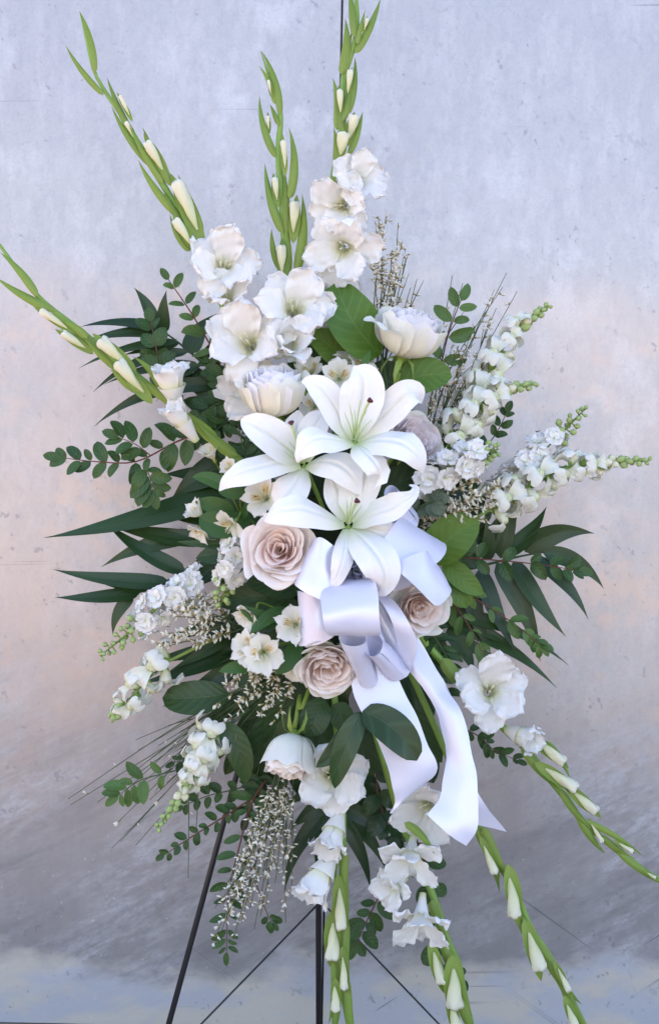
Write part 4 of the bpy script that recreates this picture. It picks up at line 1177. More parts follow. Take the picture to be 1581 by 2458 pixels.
# ------------------------------------------------------------------ broom
broom('upright sprig of white broom rising right of the top gladiolus', (905, 900, -.03),
      [(908, 520, -.05), (925, 525, -.05), (955, 535, -.05), (965, 580, -.05), (890, 560, -.05, .6), (940, 600, -.04), (915, 620, -.04), (975, 610, -.05, .5), (985, 690, -.04, .3), (895, 640, -.04), (950, 650, -.04), (1000, 670, -.05, .2)], .45, 1., 11, 14)
broom('spray of broom with bare green tips between tilted rose and snapdragon', (1010, 1120, -.02),
      [(1215, 655, -.05, .35), (1240, 700, -.05, .4), (1085, 662, -.05, .2), (1110, 680, -.05, .25), (1190, 740, -.04, .6), (1180, 830, -.04, .6), (1150, 780, -.04, .7), (1160, 860, -.04, .9), (1120, 840, -.03, .8), (1130, 900, -.03), (1100, 880, -.03), (1110, 950, -.02), (1080, 920, -.02), (1090, 990, -.02), (1140, 970, -.02), (1060, 900, -.03, .8), (1045, 950, -.02, .9), (1205, 690, -.05, .4), (1070, 850, -.03, .4), (1130, 800, -.03, .5), (1100, 830, -.03, .5)], .25, .97, 8, 14)
broom('bushy white broom sprig pointing right beneath the stock', (960, 1260, .01),
      [(1250, 1150, .02, .5), (1200, 1165, .04), (1180, 1180, .05), (1150, 1150, .04), (1190, 1200, .05), (1160, 1220, .05), (1120, 1200, .05), (1100, 1250, .04), (1130, 1245, .04), (1060, 1270, .03, .5), (1080, 1280, .03, .6), (1170, 1245, .03), (1030, 1250, .02, .5), (1090, 1180, .05), (1140, 1190, .06), (1120, 1225, .06)], .40, 1., 15, 16)
broom('bushy beige-white broom sprig beside the left stock', (580, 1500, .01),
      [(420, 1480, .04), (440, 1440, .04), (470, 1430, .03), (400, 1520, .04), (430, 1530, .04), (490, 1420, .03), (460, 1500, .04), (380, 1545, .03, .6), (500, 1540, .03), (415, 1455, .05), (520, 1450, .02, .7), (450, 1470, .05), (475, 1545, .03)], .42, 1., 15, 16)
broom('broom with small pale buds below the alstroemeria and bare needles fanning lower left', (690, 1600, -.01),
      [(164, 1918, -.05, .08), (170, 1932, -.05, .08), (234, 1926, -.05, .1), (326, 1776, -.04, .05), (332, 1801, -.04, .05), (275, 1982, -.05, .1), (289, 2021, -.05, .1), (326, 2029, -.05, .1), (300, 1900, -.04, .1), (340, 1880, -.04, .1), (380, 1850, -.04, .1), (350, 1830, -.04, .1),
       (410, 1800, -.03, .15), (380, 1790, -.04, .1), (430, 1760, -.04, .1), (310, 1860, -.04, .05), (360, 1920, -.04, .1), (400, 1880, -.04, .1)], .30, .98, 6, 12, 1, spread=.03)
broom('small-budded broom sprig spreading under the alstroemeria pair', (700, 1570, .01),
      [(540, 1650, .03), (530, 1620, .03), (580, 1680, .03), (620, 1720, .03), (560, 1700, .03, .7), (600, 1640, .04), (640, 1690, .03), (650, 1640, .04), (580, 1620, .04), (520, 1690, .02, .6), (660, 1730, .02), (540, 1735, .02, .5)], .35, 1., 13, 14)
broom('long hanging bunch of white broom in front of the easel legs', (690, 1800, -.01),
      [(510, 2270, .0), (530, 2240, .0), (560, 2255, .0), (545, 2200, .01), (580, 2210, .0), (600, 2180, .01), (590, 2110, .01), (640, 2170, .0), (620, 2100, .02), (650, 2060, .02), (680, 2100, .01), (685, 2215, .0, .5), (700, 2140, .0, .6), (665, 2000, .02), (690, 2010, .02), (640, 1980, .02), (620, 2030, .02), (610, 2230, 0, .7), (535, 2170, .0), (565, 2140, .01), (570, 2070, .01), (600, 2030, .02), (660, 2120, .01), (705, 1990, .01, .6), (680, 1950, .02, .7), (630, 1940, .02, .7), (555, 2110, 0, .7), (625, 2200, 0, .6)], .30, 1., 8, 13, 2, spread=.03)
broom('bare broom needles hanging straight down below the lowest snapdragon', (470, 1820, -.03), [(452, 2108, -.04, .15), (470, 2020, -.04, .1)], .3, .95, 5, 11, 0, spread=.01)

# ------------------------------------------------------------------ snapdragons and stock
snapdragon('upper snapdragon at right, its green bud tip pointing up to the right', [(1120, 1000, -.01, 4), (1170, 900, -.01, 4), (1230, 800, -.02, 3), (1316, 734, -.02, 1.4)], 13, 50, 14, .05, .74)
snapdragon('full-flowered snapdragon at right above the stock, short green tip beside its blooms', [(1060, 1090, .02, 4), (1120, 1010, .03, 4), (1190, 945, .03, 3), (1287, 921, .02, 1.4)], 13, 52, 12, .08, .72)
snapdragon('long snapdragon lying level at far right with a pointed green tip', [(1130, 1250, .02, 4.5), (1230, 1190, .02, 4.5), (1340, 1130, .02, 3.6), (1440, 1112, .01, 2.6), (1558, 1106, .01, 1.4)], 17, 50, 18, .12, .74)
snapdragon('drooping snapdragon at left just under the stock', [(520, 1530, .0, 4.5), (440, 1570, .0, 4.2), (373, 1606, .01, 3.8), (318, 1672, .01, 3), (268, 1722, .01, 1.4)], 9, 50, 10, .35, .86)
snapdragon('lowest snapdragon at left hanging beside the easel leg', [(520, 1740, .0, 4.2), (490, 1810, .02, 4), (455, 1880, .02, 3.4), (378, 1988, .02, 1.4)], 14, 48, 18, .02, .66)
stock('white stock spike with yellow-green buds right of the half-hidden rose', [(1000, 1160, .05, 4), (1080, 1120, .07, 4), (1140, 1095, .07, 3.2), (1196, 1078, .07, 1.6)], 17, 30, 32, 10, .02, .78)
stock('white stock spike with round green buds pointing to upper right', [(1200, 1180, -.0, 4), (1270, 1110, -.0, 4), (1340, 1045, -.01, 3.2), (1405, 980, -.01, 1.6)], 17, 30, 32, 16, .02, .66)
stock('small white stock cluster just left of the large blush rose', [(600, 1290, .03, 4), (560, 1330, .06, 4), (545, 1390, .06, 3.2), (530, 1455, .05, 1.6)], 14, 29, 28, 12, .02, .70)
stock('white stock spike with grey-green buds pointing to lower left', [(480, 1400, .0, 4), (400, 1440, .02, 4), (320, 1510, .02, 3.2), (240, 1575, .02, 1.6)], 18, 31, 32, 18, .02, .64)

# ------------------------------------------------------------------ alstroemeria
alst_thing('white alstroemeria cluster behind the top lily petal, brown-speckled throat', (800, 1080, .0),
           [(812, 905, .06, (-.1, .1, 1), 52, .1), (868, 870, .03, (.5, .6, .7), 44, 1.), (838, 855, .02, (.1, .9, .6), 42, .6)], [((850, 900, .07), (885, 838, .06), 9, .1)])
alst_thing('pale alstroemeria left of the top lily, partly hidden', (760, 1060, .0), [(742, 885, .03, (-.3, .5, .8), 42, .4), (750, 975, .05, (-.2, 0, 1), 40, 2.), (715, 850, .02, (-.4, .6, .7), 36, .4)])
alst_thing('white alstroemeria with tan markings under the left lily', (700, 1230, .0), [(630, 1190, .08, (-.25, .2, .9), 56, .8)])
alst_thing('cream alstroemeria seen from the side above the left stock', (640, 1300, .0), [(548, 1265, .07, (-.5, -.5, .7), 46, .3)])
alst_thing('narrow white alstroemeria facing left with pointed petals', (580, 1240, .0), [(468, 1225, .05, (-.75, .5, .4), 42, .3, .6), (478, 1278, .05, (-.5, -.7, .4), 40, .5, .8), (505, 1085, .04, (-.3, .6, .5), 40, 1.2, .6), (548, 1120, .05, (-.4, .2, .8), 28, 1.2, .8)])
alst_thing('white alstroemeria with brown throat streaks beside the left bow loop', (760, 1470, .0), [(706, 1500, .12, (-.1, .1, 1), 52, .2), (742, 1508, .11, (.6, -.3, .7), 44, .9)], [((690, 1462, .07), (600, 1522, .10), 17, .05), ((690, 1495, .06), (572, 1452, .08), 20, -.10)])
alst_thing('pair of white alstroemeria left of the upper peach rose, tan throats', (740, 1530, .0), [(632, 1572, .11, (.05, -.1, 1), 56, .3), (592, 1555, .095, (-.5, .1, .8), 50, 1.1)], [((712, 1535, .07), (662, 1618, .09), 22, -.12), ((620, 1600, .05), (525, 1612, .06), 16, .05)])
alst_thing('side-on white alstroemeria above the alstroemeria pair', (740, 1500, .0), [(592, 1480, .08, (-.5, -.4, .6), 42, .1, .8)])
alst_thing('pale alstroemeria half hidden behind the upper peach rose', (760, 1560, .0), [(704, 1605, .05, (-.5, -.5, .6), 46, .7, .8)])

# ------------------------------------------------------------------ gladioli
g1 = glad('gladiolus leaning far left, closed cream buds and green tip cut by the frame',
     [(640, 1160, .0, 9), (560, 1092, .03, 9.5), (430, 985, .03, 9.5), (300, 880, .02, 8.5), (190, 792, .01, 7.5), (105, 725, .0, 6.5), (55, 665, .0, 5), (5, 595, -.01, 4), (-45, 530, -.01, 2.5)],
     [((450, 995, .045), (262, 888, .04), 15, .05), ((570, 1095, .04), (470, 1010, .055), 17, -.05), ((330, 905, .03), (200, 808, .03), 16, -.06), ((345, 940, .05), (262, 868, .045), 14, -.1), ((240, 830, .02), (110, 745, .02), 15, -.06), ((210, 812, .03), (150, 770, .03), 12, .06),
      ((130, 745, .01), (-10, 665, .0), 13, -.04), ((90, 710, .02), (0, 605, .0), 12, .04), ((520, 1060, .05), (440, 985, .05), 18, .0), ((400, 962, .045), (318, 855, .03), 13, .1), ((590, 1120, .03), (520, 1070, .05), 15, .0)],
     [((345, 942, .05), (282, 868, .055), 15), ((306, 876, .045), (240, 815, .05), 15), ((206, 836, .03), (150, 798, .035), 10), ((162, 788, .03), (98, 745, .03), 10)])
glad_cup(g1, (420, 968, .05), (408, 900, .065), 50, .08, 62)
glad_cup(g1, (472, 1058, .06), (418, 985, .085), 33, .10, 45)

g2 = glad('second gladiolus from left leaning up-left, forked green tip',
     [(620, 1000, .0, 8), (560, 800, .02, 9), (510, 670, .02, 9), (468, 575, .02, 9), (431, 509, .02, 8.5), (384, 431, .01, 8), (338, 353, .0, 7), (291, 275, -.01, 6), (255, 223, -.02, 5), (226, 170, -.02, 4), (212, 110, -.02, 4.5), (192, 28, -.03, .5)],
     [((250, 228, -.01), (158, 108, -.02), 9, -.05), ((228, 175, -.015), (192, 27, -.03), 10, .05), ((322, 330, .0), (257, 184, -.01), 10, -.03), ((365, 400, .01), (268, 254, -.01), 10, -.05), ((416, 447, .02), (343, 306, .01), 13, -.03), ((431, 520, .025), (332, 384, .01), 12, -.05),
      ((485, 561, .03), (426, 418, .025), 12, .02), ((457, 603, .03), (408, 514, .03), 10, -.08), ((392, 440, .02), (310, 300, .01), 11, -.02), ((470, 575, .03), (392, 452, .02), 13, -.05)],
     [((311, 276, .005), (288, 229, .005), 6), ((324, 334, .005), (303, 292, .005), 6), ((392, 410, .02), (352, 340, .025), 12), ((474, 552, .035), (426, 434, .035), 18), ((460, 588, .04), (420, 527, .04), 12)])
glad_floret(g2, 536, 632, .06, (.10, .25, 1), 92, 1., .2)
glad_floret(g2, 545, 700, .05, (.0, .55, .85), 66, .6, 1.)
glad_floret(g2, 590, 818, .085, (-.20, .18, 1), 100, .95, .5)
glad_floret(g2, 600, 935, .04, (-.35, -.2, 1), 84, 1., .9)

g3 = glad('middle gladiolus standing upright with paired green bracts',
     [(740, 1000, .0, 8), (700, 800, .01, 9), (686, 650, .01, 9.5), (680, 520, .01, 9), (668, 374, .0, 8), (673, 275, -.01, 6.5), (652, 205, -.02, 5), (626, 124, -.03, .6)],
     [((672, 275, -.005), (626, 121, -.03), 11, .06), ((660, 250, -.01), (621, 157, -.02), 8, .06), ((665, 380, .005), (623, 230, -.01), 11, -.07), ((670, 300, 0), (648, 250, -.01), 8, .0), ((680, 561, .02), (636, 392, .005), 13, -.05), ((678, 652, .02), (652, 548, .02), 11, -.08),
      ((694, 478, .02), (693, 306, .0), 13, .07), ((710, 655, .03), (725, 466, .015), 15, .05), ((690, 560, .02), (682, 400, .005), 12, .0), ((690, 660, .025), (688, 530, .015), 14, .0)],
     [((650, 225, -.005), (644, 192, -.005), 4), ((645, 310, .0), (642, 278, .0), 5), ((684, 402, .02), (681, 337, .02), 8), ((665, 480, .02), (659, 426, .02), 8), ((704, 558, .03), (708, 484, .03), 12), ((677, 655, .035), (675, 589, .035), 12)])
glad_floret(g3, 706, 735, .085, (.10, .22, 1), 100, .95, .1)
glad_cup(g3, (665, 850, .05), (700, 812, .11), 52, .12, 75)

g4 = glad('tallest gladiolus at top centre, its tip cut by the frame',
     [(800, 1000, .0, 8), (795, 800, .0, 9), (795, 600, .0, 9.5), (800, 440, .0, 9.5), (808, 385, .0, 9), (822, 300, .0, 9), (823, 234, -.0, 8), (825, 185, -.01, 8), (838, 142, -.01, 7.5), (852, 97, -.01, 6.5), (857, 40, -.02, 6), (852, -30, -.03, 4)],
     [((852, 128, .0), (913, -4, -.02), 12, .04), ((856, 105, .005), (876, 24, -.01), 7, .0), ((818, 178, .0), (828, 44, -.01), 14, .06), ((826, 160, .0), (845, 73, -.01), 8, -.0), ((833, 275, .015), (851, 136, .0), 11, .05), ((808, 312, .015), (798, 186, .0), 12, .05),
      ((836, 372, .02), (870, 266, .01), 10, .04), ((804, 430, .015), (800, 305, .01), 13, .05), ((822, 290, .02), (838, 200, .01), 10, .05), ((852, 90, .0), (838, -30, -.02), 12, .0), ((820, 318, .02), (812, 225, .01), 10, .0)],
     [((874, 72, .0), (882, 44, .0), 4), ((834, 224, .015), (841, 168, .015), 8), ((817, 270, .02), (815, 215, .02), 8), ((838, 332, .02), (851, 276, .025), 13), ((817, 372, .035), (824, 317, .04), 15)])
glad_floret(g4, 862, 428, .06, (.35, .15, .9), 74, .95, .3)
glad_floret(g4, 818, 492, .055, (-.25, -.15, .9), 80, .8, 1.2)
glad_floret(g4, 822, 600, .06, (-.10, -.30, .9), 92, .9, .1)
glad_floret(g4, 785, 715, .01, (.25, -.15, .9), 92, .9, .7)

g5 = glad('gladiolus hanging to the lower right with one wide open floret at its top',
     [(980, 1500, .0, 9), (1090, 1620, .0, 9), (1200, 1740, .01, 9), (1260, 1796, .02, 9), (1303, 1851, .02, 9), (1354, 1913, .02, 8.5), (1393, 1968, .02, 7.5), (1447, 2015, .01, 6.5), (1498, 2057, .0, 6), (1564, 2100, .0, 5), (1640, 2145, -.01, 2)],
     [((1062, 1580, .03), (1140, 1668, .04), 20, .05), ((1100, 1605, .02), (1170, 1690, .03), 16, .0), ((1252, 1790, .03), (1340, 1895, .03), 14, .04), ((1310, 1780, .02), (1368, 1870, .03), 10, -.05), ((1345, 1895, .03), (1418, 1990, .03), 12, .05), ((1385, 1950, .03), (1453, 2050, .02), 12, .06),
      ((1405, 1970, .03), (1543, 2056, .01), 9, -.03), ((1440, 2005, .02), (1520, 2060, .01), 10, .04), ((1480, 2040, .015), (1610, 2130, .0), 12, .04), ((1385, 1925, .03), (1440, 1950, .03), 7, -.05)],
     [((1290, 1780, .04), (1354, 1832, .05), 14), ((1308, 1845, .04), (1384, 1894, .05), 15), ((1376, 1902, .04), (1432, 1950, .05), 13), ((1418, 1978, .03), (1445, 2022, .03), 6), ((1484, 2024, .03), (1518, 2045, .03), 6), ((1552, 2095, .02), (1572, 2108, .02), 4)])
glad_floret(g5, 1180, 1660, .06, (.05, .18, 1), 92, .95, .4)
glad_cup(g5, (1215, 1752, .03), (1272, 1775, .06), 40, .12, 55)

g6 = glad('gladiolus of closed buds descending from under the ribbon end',
     [(960, 1560, .0, 8), (1050, 1760, .0, 8), (1120, 1920, .0, 9), (1151, 1990, .01, 9), (1182, 2053, .01, 9), (1221, 2110, .01, 9), (1252, 2180, .01, 8.5), (1275, 2235, .01, 8.5), (1314, 2290, .01, 8.5), (1353, 2364, .0, 8), (1384, 2427, .0, 7.5), (1420, 2495, .0, 6)],
     [((1140, 1985, .02), (1198, 2142, .02), 14, -.05), ((1160, 1985, .025), (1228, 2110, .02), 16, .06), ((1222, 2090, .025), (1276, 2240, .02), 12, .10), ((1240, 2195, .02), (1292, 2348, .02), 15, -.06), ((1300, 2270, .02), (1396, 2412, .015), 14, .06), ((1330, 2330, .02), (1390, 2470, .015), 14, -.05),
      ((1350, 2360, .02), (1425, 2500, .01), 14, .04), ((1205, 2080, .02), (1232, 2180, .02), 10, -.06), ((1265, 2210, .03), (1330, 2320, .02), 13, .06)],
     [((1160, 2030, .035), (1188, 2098, .035), 10), ((1222, 2108, .04), (1236, 2203, .045), 17), ((1268, 2238, .04), (1297, 2330, .045), 17), ((1338, 2325, .035), (1365, 2380, .035), 8), ((1360, 2412, .035), (1384, 2475, .035), 11)])

g7 = glad('gladiolus hanging below the bow with a cascade of open white florets',
     [(860, 1620, -.01, 8), (910, 1790, -.01, 9), (960, 1960, -.01, 9), (1010, 2080, -.01, 9), (1046, 2170, -.005, 9), (1072, 2255, .0, 9), (1098, 2310, .0, 8.5), (1110, 2370, .0, 8), (1124, 2434, .0, 7.5), (1142, 2500, .0, 6)],
     [((925, 1840, .01), (968, 2014, .01), 11, -.03), ((970, 1975, .06), (1042, 2050, .075), 12, -.08), ((1065, 2250, .02), (1112, 2350, .02), 15, .10), ((1100, 2330, .02), (1134, 2440, .01), 11, .06), ((1070, 2330, .02), (1082, 2440, .02), 9, -.06), ((1105, 2400, .02), (1150, 2500, .01), 15, .04), ((1036, 2160, .02), (1075, 2260, .02), 14, .05)],
     [((1040, 2285, .03), (1062, 2362, .035), 14), ((1088, 2325, .04), (1092, 2422, .045), 20), ((1082, 2412, .035), (1100, 2480, .035), 14)])
glad_floret(g7, 1018, 1950, .03, (-.35, -.25, .8), 88, .85, .2, None, .085)
glad_floret(g7, 982, 2072, .06, (-.15, -.62, .8), 78, .75, .6, None, .085)
glad_floret(g7, 938, 2135, .05, (-.65, -.25, .75), 58, .6, .1, None, .085)
glad_floret(g7, 1008, 2222, .07, (-.10, -.78, .62), 78, .8, .5, None, .085)

g8 = glad('gladiolus hanging straight down at bottom centre beside the easel pole',
     [(800, 1640, .0, 8), (812, 1800, .0, 9), (821, 1936, .01, 10), (821, 2033, .01, 10.5), (826, 2131, .01, 10.5), (826, 2228, .01, 10.5), (820, 2325, .01, 9.5), (829, 2403, .01, 10), (845, 2490, .01, 9)],
     [((818, 1990, .03), (803, 2140, .03), 8, .03), ((830, 2040, .025), (838, 2230, .03), 13, .05), ((808, 2120, .02), (782, 2280, .02), 11, -.04), ((832, 2210, .025), (842, 2390, .03), 13, .05), ((800, 2290, .02), (788, 2460, .02), 12, -.05), ((832, 2350, .025), (856, 2500, .02), 14, .05), ((810, 2390, .02), (800, 2500, .02), 12, .0)],
     [((814, 2132, .04), (818, 2232, .045), 14), ((800, 2215, .035), (797, 2305, .04), 17), ((822, 2298, .04), (827, 2376, .04), 10), ((803, 2368, .035), (806, 2428, .035), 12)])
glad_floret(g8, 795, 1868, .055, (.02, .05, 1), 92, .95, .55)
glad_cup(g8, (818, 1945, .03), (790, 2030, .07), 44, .12, 55)
glad_cup(g8, (800, 2045, .03), (752, 2135, .06), 50, .12, 48)

# ------------------------------------------------------------------ roses
rose('large blush-pink rose facing the viewer left of the bow', 668, 1318, .135, (-.08, .10, 1), 84, ('rose_in', 'rose_mid', 'rose_mid'), 'open', .4, 25, None, 1., .75, 3)
rose('cream rose seen from the side at upper left, lilac-white heart', 654, 902, .115, (-.04, .93, .36), 76, ('rose_pale', 'rose_pale', 'rose_cream'), 'cup', .3, 38, [(690, 1060, .02)], .5, 1.55, 5, ((.2, 2.2), (3.3, 2.0)))
rose('tilted cream rose at upper right above a broad leaf, heart lilac-white', 990, 765, .05, (.22, .92, .33), 80, ('rose_pale', 'rose_pale', 'rose_cream'), 'cup', 1.1, 38, [(960, 890, .03), (930, 980, .0)], .5, 1.40, 8, ((2.2, 4.2), (5.2, 2.2)))
rose('dusty lilac rose half hidden behind the top lily', 1000, 1050, .06, (.40, .35, .85), 66, ('rose_lilac', 'rose_lilac', 'rose_cream'), 'quartered', .3, 32, None, .7, 1.1, 12)
rose('peach-hearted rose right of the bow beneath a loop', 1010, 1462, .085, (.28, -.18, .95), 72, ('rose_peach', 'rose_mid', 'rose_white'), 'open', 2.3, 24, None, .8, .8, 17)
rose('ruffled peach rose at the foot of the bow', 785, 1612, .125, (.08, -.42, .9), 72, ('rose_peach', 'rose_mid', 'rose_out'), 'quartered', .9, 30, None, .8, .9, 23)
rose('small nodding rose showing white outer petals, lowest of all roses', 692, 1850, .07, (-.12, -.92, .38), 66, ('rose_peach', 'rose_mid', 'rose_white'), 'cup', .2, 32, [(722, 1705, .05), (760, 1600, .0)], .7, 1.60, 29, ((4.4, 1.5), (1.2, 1.3)))

# ------------------------------------------------------------------ lilies
def T_(*pts, **kw): return ([(*p[:3], p[3] * 1.10) for p in pts], kw)
lily('top white lily, widest open, nearest to the upper roses', None,
     [T_((850, 1056, .140, 10), (856, 1010, .160, 36), (869, 950, .176, 49), (868, 905, .178, 38), (848, 880, .170, 2), cup=.22),
      T_((856, 1056, .140, 10), (895, 1020, .152, 30), (940, 980, .172, 37), (975, 948, .188, 33), (998, 942, .178, 22), (1011, 968, .165, 2), cup=.25),
      T_((858, 1064, .142, 10), (905, 1058, .175, 38), (955, 1062, .205, 44), (992, 1085, .212, 34), (1010, 1115, .205, 18), (1014, 1136, .195, 2), cup=-.12, nrm=V((0, -1, .7))),
      T_((854, 1066, .142, 10), (872, 1082, .178, 30), (898, 1110, .198, 31), (910, 1135, .196, 28), (905, 1160, .180, 16), (893, 1174, .165, 2), cup=-.2, nrm=V((0, -1, .9))),
      T_((846, 1062, .142, 10), (805, 1056, .175, 32), (765, 1052, .200, 39), (735, 1068, .205, 33), (718, 1092, .198, 16), (713, 1110, .190, 2), cup=-.10, nrm=V((0, -1, .7))),
      T_((846, 1056, .138, 10), (820, 1010, .155, 30), (795, 965, .168, 33), (768, 932, .172, 29), (742, 916, .165, 15), (724, 917, .155, 2), cup=.22)],
     [(853, 1056, .15, 3.2), (862, 1020, .19, 3), (876, 982, .225, 3.2), (887, 962, .24, 3.8)],
     [[(850, 1050, .15, 2), (846, 1010, .19, 1.6), (838, 968, .225, .8)], [(852, 1050, .15, 2), (857, 1008, .195, 1.6), (865, 960, .23, .8)], [(848, 1052, .15, 2), (838, 1020, .19, 1.6), (826, 990, .22, .8)], [(857, 1052, .15, 2), (872, 1028, .19, 1.6), (890, 1008, .22, .8)], [(851, 1052, .15, 2), (852, 1015, .2, 1.6), (850, 985, .23, .8)], [(855, 1052, .15, 2), (866, 1010, .2, 1.6), (880, 985, .225, .8)]],
     [(852, 1062, .14, 7), (848, 1092, .10, 6), (835, 1160, .04, 5), (815, 1260, -.03, 5)])
lily('left white lily, overlapped by the top lily', None,
     [T_((722, 1108, .10, 10), (690, 1080, .128, 34), (648, 1045, .145, 40), (612, 1022, .145, 30), (588, 1012, .135, 14), (578, 1009, .13, 2), cup=.28),
      T_((720, 1116, .105, 10), (670, 1112, .135, 29), (615, 1124, .155, 36), (570, 1138, .155, 30), (540, 1158, .145, 16), (526, 1178, .135, 2), cup=-.10, nrm=V((0, -1, .6))),
      T_((728, 1124, .105, 10), (712, 1152, .130, 34), (690, 1185, .142, 42), (672, 1215, .138, 34), (660, 1240, .125, 3), cup=-.15, nrm=V((0, -1, .7))),
      T_((736, 1116, .105, 10), (775, 1108, .135, 38), (815, 1118, .155, 42), (845, 1145, .160, 32), (860, 1172, .152, 16), (866, 1188, .145, 2), cup=-.12, nrm=V((0, -1, .7))),
      T_((732, 1108, .10, 10), (738, 1070, .115, 28), (752, 1030, .122, 32), (768, 1002, .118, 22), (780, 985, .11, 2), cup=.2),
      T_((728, 1104, .095, 9), (716, 1060, .105, 26), (712, 1020, .11, 28), (716, 985, .105, 3), cup=.2)],
     [(730, 1112, .11, 3.2), (718, 1075, .15, 3), (706, 1040, .175, 3), (699, 1016, .188, 3.6)],
     [[(728, 1110, .11, 2), (705, 1088, .15, 1.5), (672, 1062, .18, .8)], [(726, 1112, .11, 2), (700, 1096, .15, 1.5), (680, 1082, .18, .8)], [(730, 1108, .11, 2), (722, 1070, .15, 1.5), (714, 1036, .18, .8)], [(732, 1110, .11, 2), (735, 1080, .15, 1.5), (740, 1050, .17, .8)], [(728, 1110, .11, 2), (712, 1082, .15, 1.5), (694, 1060, .18, .8)]],
     [(731, 1120, .10, 7), (745, 1150, .06, 6), (775, 1220, .0, 5), (795, 1290, -.03, 5)])
lily('lowest white lily draped over the bow', None,
     [T_((826, 1258, .125, 10), (780, 1240, .165, 34), (725, 1222, .195, 42), (675, 1226, .195, 34), (648, 1238, .185, 20), (634, 1250, .175, 3), cup=-.14, nrm=V((0, -1, .6))),
      T_((838, 1252, .12, 10), (850, 1205, .130, 36), (868, 1160, .136, 42), (880, 1120, .130, 34), (888, 1088, .12, 3), cup=.2),
      T_((832, 1252, .118, 10), (822, 1212, .124, 30), (812, 1180, .128, 34), (800, 1150, .122, 20), (795, 1130, .115, 2), cup=.2),
      T_((846, 1258, .12, 10), (890, 1238, .150, 36), (935, 1222, .175, 36), (968, 1202, .185, 24), (992, 1186, .180, 12), (996, 1170, .172, 7), (982, 1164, .165, 2), cup=.12, nrm=V((.1, -1, .6))),
      T_((842, 1268, .125, 10), (872, 1296, .165, 38), (905, 1338, .195, 46), (922, 1380, .198, 38), (920, 1412, .188, 20), (908, 1430, .178, 3), cup=-.15, nrm=V((0, -1, .5))),
      T_((832, 1270, .125, 9), (826, 1302, .158, 20), (822, 1340, .178, 24), (812, 1375, .178, 19), (800, 1396, .170, 15), (786, 1408, .16, 3), cup=-.25, nrm=V((0, -1, .3)), ruf=.14),
      T_((852, 1262, .118, 9), (895, 1268, .14, 30), (935, 1276, .15, 28), (965, 1268, .145, 3), cup=-.1)],
     [(836, 1258, .14, 3.2), (842, 1235, .17, 3), (850, 1214, .198, 3.2), (856, 1203, .208, 3.8)],
     [[(834, 1256, .14, 2), (833, 1228, .17, 1.5), (833, 1198, .20, .8)], [(838, 1256, .14, 2), (848, 1225, .175, 1.5), (862, 1205, .20, .8)], [(832, 1256, .14, 2), (824, 1232, .17, 1.5), (812, 1212, .19, .8)], [(840, 1256, .14, 2), (856, 1230, .17, 1.5), (868, 1214, .19, .8)], [(836, 1254, .14, 2), (840, 1222, .18, 1.5), (846, 1192, .20, .8)]],
     [(836, 1266, .12, 7), (832, 1290, .06, 6), (820, 1310, .0, 5), (805, 1340, -.03, 5)])

# ------------------------------------------------------------------ satin bow
bow = thing('ribbon_bow', 'white satin ribbon bow with long tails hanging below the lilies', 'bow', P(855, 1400, .05))
def strip(name, e1, e2, n=40, nv=12, sag=0., wave=.0034):
    a = [P(*p) for p in cr(e1, n)]; b = [P(*p) for p in cr(e2, n)]
    rows = []
    for i in range(n + 1):
        row = []
        for j in range(nv + 1):
            p = a[i].lerp(b[i], j / nv) + V((0, -sag * math.sin(math.pi * j / nv), 0))
            q = noise.noise_vector(p * 22.0 + V((len(e1), sag * 900, 0)))
            q2 = noise.noise_vector(p * 85.0)
            row.append(p + (q * wave + q2 * wave * .16) * min(1, i / 4))
        rows.append(row)
    mb = MB(); mb.grid(rows)
    return part(name, mb, MT['ribbon'], bow)
# right upper loop: out to the fold and back behind
strip('loop', [(862, 1372, .12), (905, 1318, .16), (942, 1262, .155), (964, 1243, .125), (958, 1252, .085), (925, 1300, .06), (865, 1372, .07)],
      [(872, 1392, .12), (960, 1372, .165), (1040, 1356, .16), (1072, 1318, .125), (1062, 1306, .085), (990, 1350, .06), (872, 1385, .07)])
# right lower loop, in front
strip('loop', [(868, 1380, .14), (905, 1362, .165), (960, 1345, .185), (1012, 1325, .18), (1026, 1321, .155), (1012, 1318, .125), (940, 1345, .10), (870, 1378, .09)],
      [(872, 1396, .14), (925, 1358, .17), (990, 1400, .20), (1046, 1450, .195), (1081, 1424, .16), (1070, 1405, .13), (985, 1385, .10), (872, 1390, .09)])
# loop behind it towards the rose
strip('loop', [(868, 1386, .11), (930, 1372, .12), (985, 1380, .11), (1000, 1392, .09), (980, 1395, .07), (868, 1390, .07)],
      [(868, 1398, .11), (915, 1420, .12), (960, 1418, .11), (985, 1405, .09), (960, 1410, .07), (868, 1394, .07)])
# front centre loop
strip('loop', [(800, 1392, .13), (782, 1408, .165), (768, 1436, .195), (774, 1475, .215), (784, 1517, .205), (796, 1522, .17), (806, 1480, .14), (822, 1410, .12)],
      [(868, 1388, .13), (888, 1388, .165), (903, 1402, .195), (909, 1455, .215), (912, 1518, .205), (906, 1522, .17), (890, 1480, .14), (862, 1410, .12)])
# left upper loop
strip('loop', [(842, 1362, .12), (812, 1318, .15), (776, 1290, .16), (755, 1291, .14), (760, 1300, .11), (800, 1330, .09), (842, 1365, .08)],
      [(846, 1402, .12), (806, 1430, .16), (766, 1438, .17), (711, 1406, .145), (722, 1398, .115), (780, 1412, .09), (846, 1400, .08)])
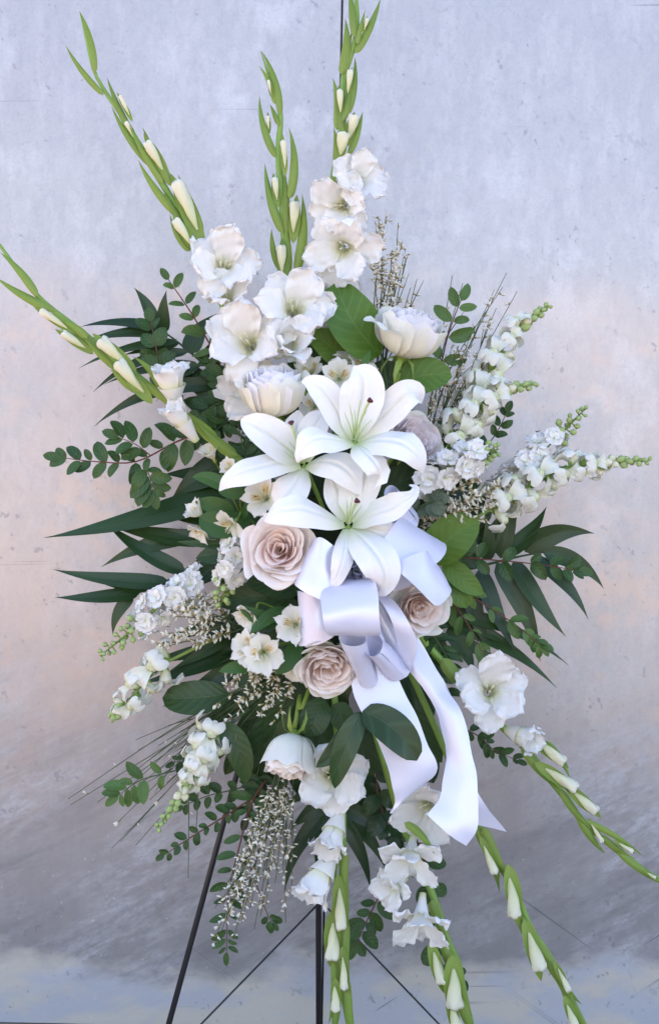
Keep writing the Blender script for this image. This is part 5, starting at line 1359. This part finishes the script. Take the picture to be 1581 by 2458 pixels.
# left lower loop
strip('loop', [(838, 1394, .10), (790, 1412, .13), (742, 1420, .14), (715, 1418, .12), (722, 1420, .09), (780, 1420, .07), (838, 1394, .07)],
      [(846, 1420, .10), (815, 1510, .13), (770, 1545, .14), (722, 1550, .12), (728, 1540, .09), (780, 1510, .07), (846, 1415, .07)])
# smaller loops tucked behind
strip('loop', [(858, 1366, .10), (880, 1300, .12), (905, 1245, .115), (918, 1228, .09), (912, 1240, .07), (885, 1300, .06), (860, 1366, .06)],
      [(872, 1380, .10), (930, 1330, .12), (990, 1262, .115), (1004, 1248, .09), (992, 1250, .07), (930, 1310, .06), (872, 1378, .06)])
strip('loop', [(850, 1410, .09), (905, 1440, .125), (945, 1505, .13), (950, 1560, .11), (935, 1550, .08), (890, 1470, .06), (850, 1410, .06)],
      [(872, 1402, .09), (950, 1450, .125), (1000, 1540, .13), (986, 1606, .11), (970, 1585, .08), (930, 1480, .06), (872, 1402, .06)])
strip('loop', [(840, 1380, .10), (800, 1350, .115), (770, 1345, .11), (752, 1352, .09), (770, 1358, .07), (842, 1380, .06)],
      [(842, 1400, .10), (795, 1430, .125), (748, 1462, .12), (722, 1462, .09), (748, 1450, .07), (842, 1398, .06)])
def ringloop(c1, r1, c2, r2, rot=0., n=26, closed=1.):
    """loop seen into its opening: c=(px,py,d), r=(rx,ry)"""
    e1, e2 = [], []
    for i in range(n + 1):
        a = rot + 2 * math.pi * closed * i / n
        e1.append((c1[0] + r1[0] * math.cos(a), c1[1] + r1[1] * math.sin(a), c1[2] + .018 * math.sin(a)))
        e2.append((c2[0] + r2[0] * math.cos(a), c2[1] + r2[1] * math.sin(a), c2[2] + .018 * math.sin(a)))
    return strip('loop', e1, e2, n)
ringloop((848, 1532, .15), (33, 19), (882, 1630, .11), (24, 22), .4)
ringloop((896, 1546, .145), (22, 29), (950, 1606, .10), (34, 26), .8)
ringloop((938, 1186, .13), (17, 22), (978, 1250, .09), (26, 30), .2)
# gathered knot
for k in range(9):
    a = k * .75
    cx, cy = 853 + 34 * math.cos(a) * rr(.3, 1), 1374 + 22 * math.sin(a) * rr(.3, 1)
    ringloop((cx, cy, .125 + rr(0, .02)), (rr(9, 15), rr(6, 11)), (cx + rr(-14, 14), cy + rr(-10, 10), .09), (7, 7), rr(0, 6), 14)
mb = MB(); mb.tube([P(846, 1400, .11), P(856, 1392, .125), P(868, 1398, .11)], .012, 10); part('knot', mb, MT['ribbon'], bow)
# tails
strip('tail', [(838, 1420, .09), (838, 1540, .10), (846, 1650, .11), (870, 1710, .12), (912, 1790, .125), (938, 1880, .12), (948, 1925, .115), (936, 1952, .11)],
      [(872, 1420, .09), (920, 1530, .10), (960, 1640, .11), (1006, 1726, .115), (1033, 1800, .12), (1046, 1850, .12), (1012, 1888, .115), (942, 1950, .11)], 36, 8, .006)
strip('tail', [(858, 1410, .08), (905, 1520, .08), (982, 1610, .085), (1038, 1686, .095), (1062, 1765, .10), (1068, 1825, .105), (1056, 1908, .115), (1024, 1958, .12)],
      [(880, 1400, .08), (985, 1510, .075), (1066, 1650, .085), (1108, 1718, .10), (1136, 1822, .11), (1148, 1912, .12), (1144, 1985, .125), (1121, 2032, .125)], 36, 8, .005)
strip('tail', [(905, 1440, .06), (960, 1540, .055), (1050, 1700, .05), (1070, 1840, .055), (1064, 1920, .06), (1024, 1955, .07)],
      [(985, 1500, .055), (1050, 1610, .05), (1118, 1760, .05), (1140, 1880, .065), (1160, 1930, .07), (1216, 1996, .06)], 30, 6, .004)
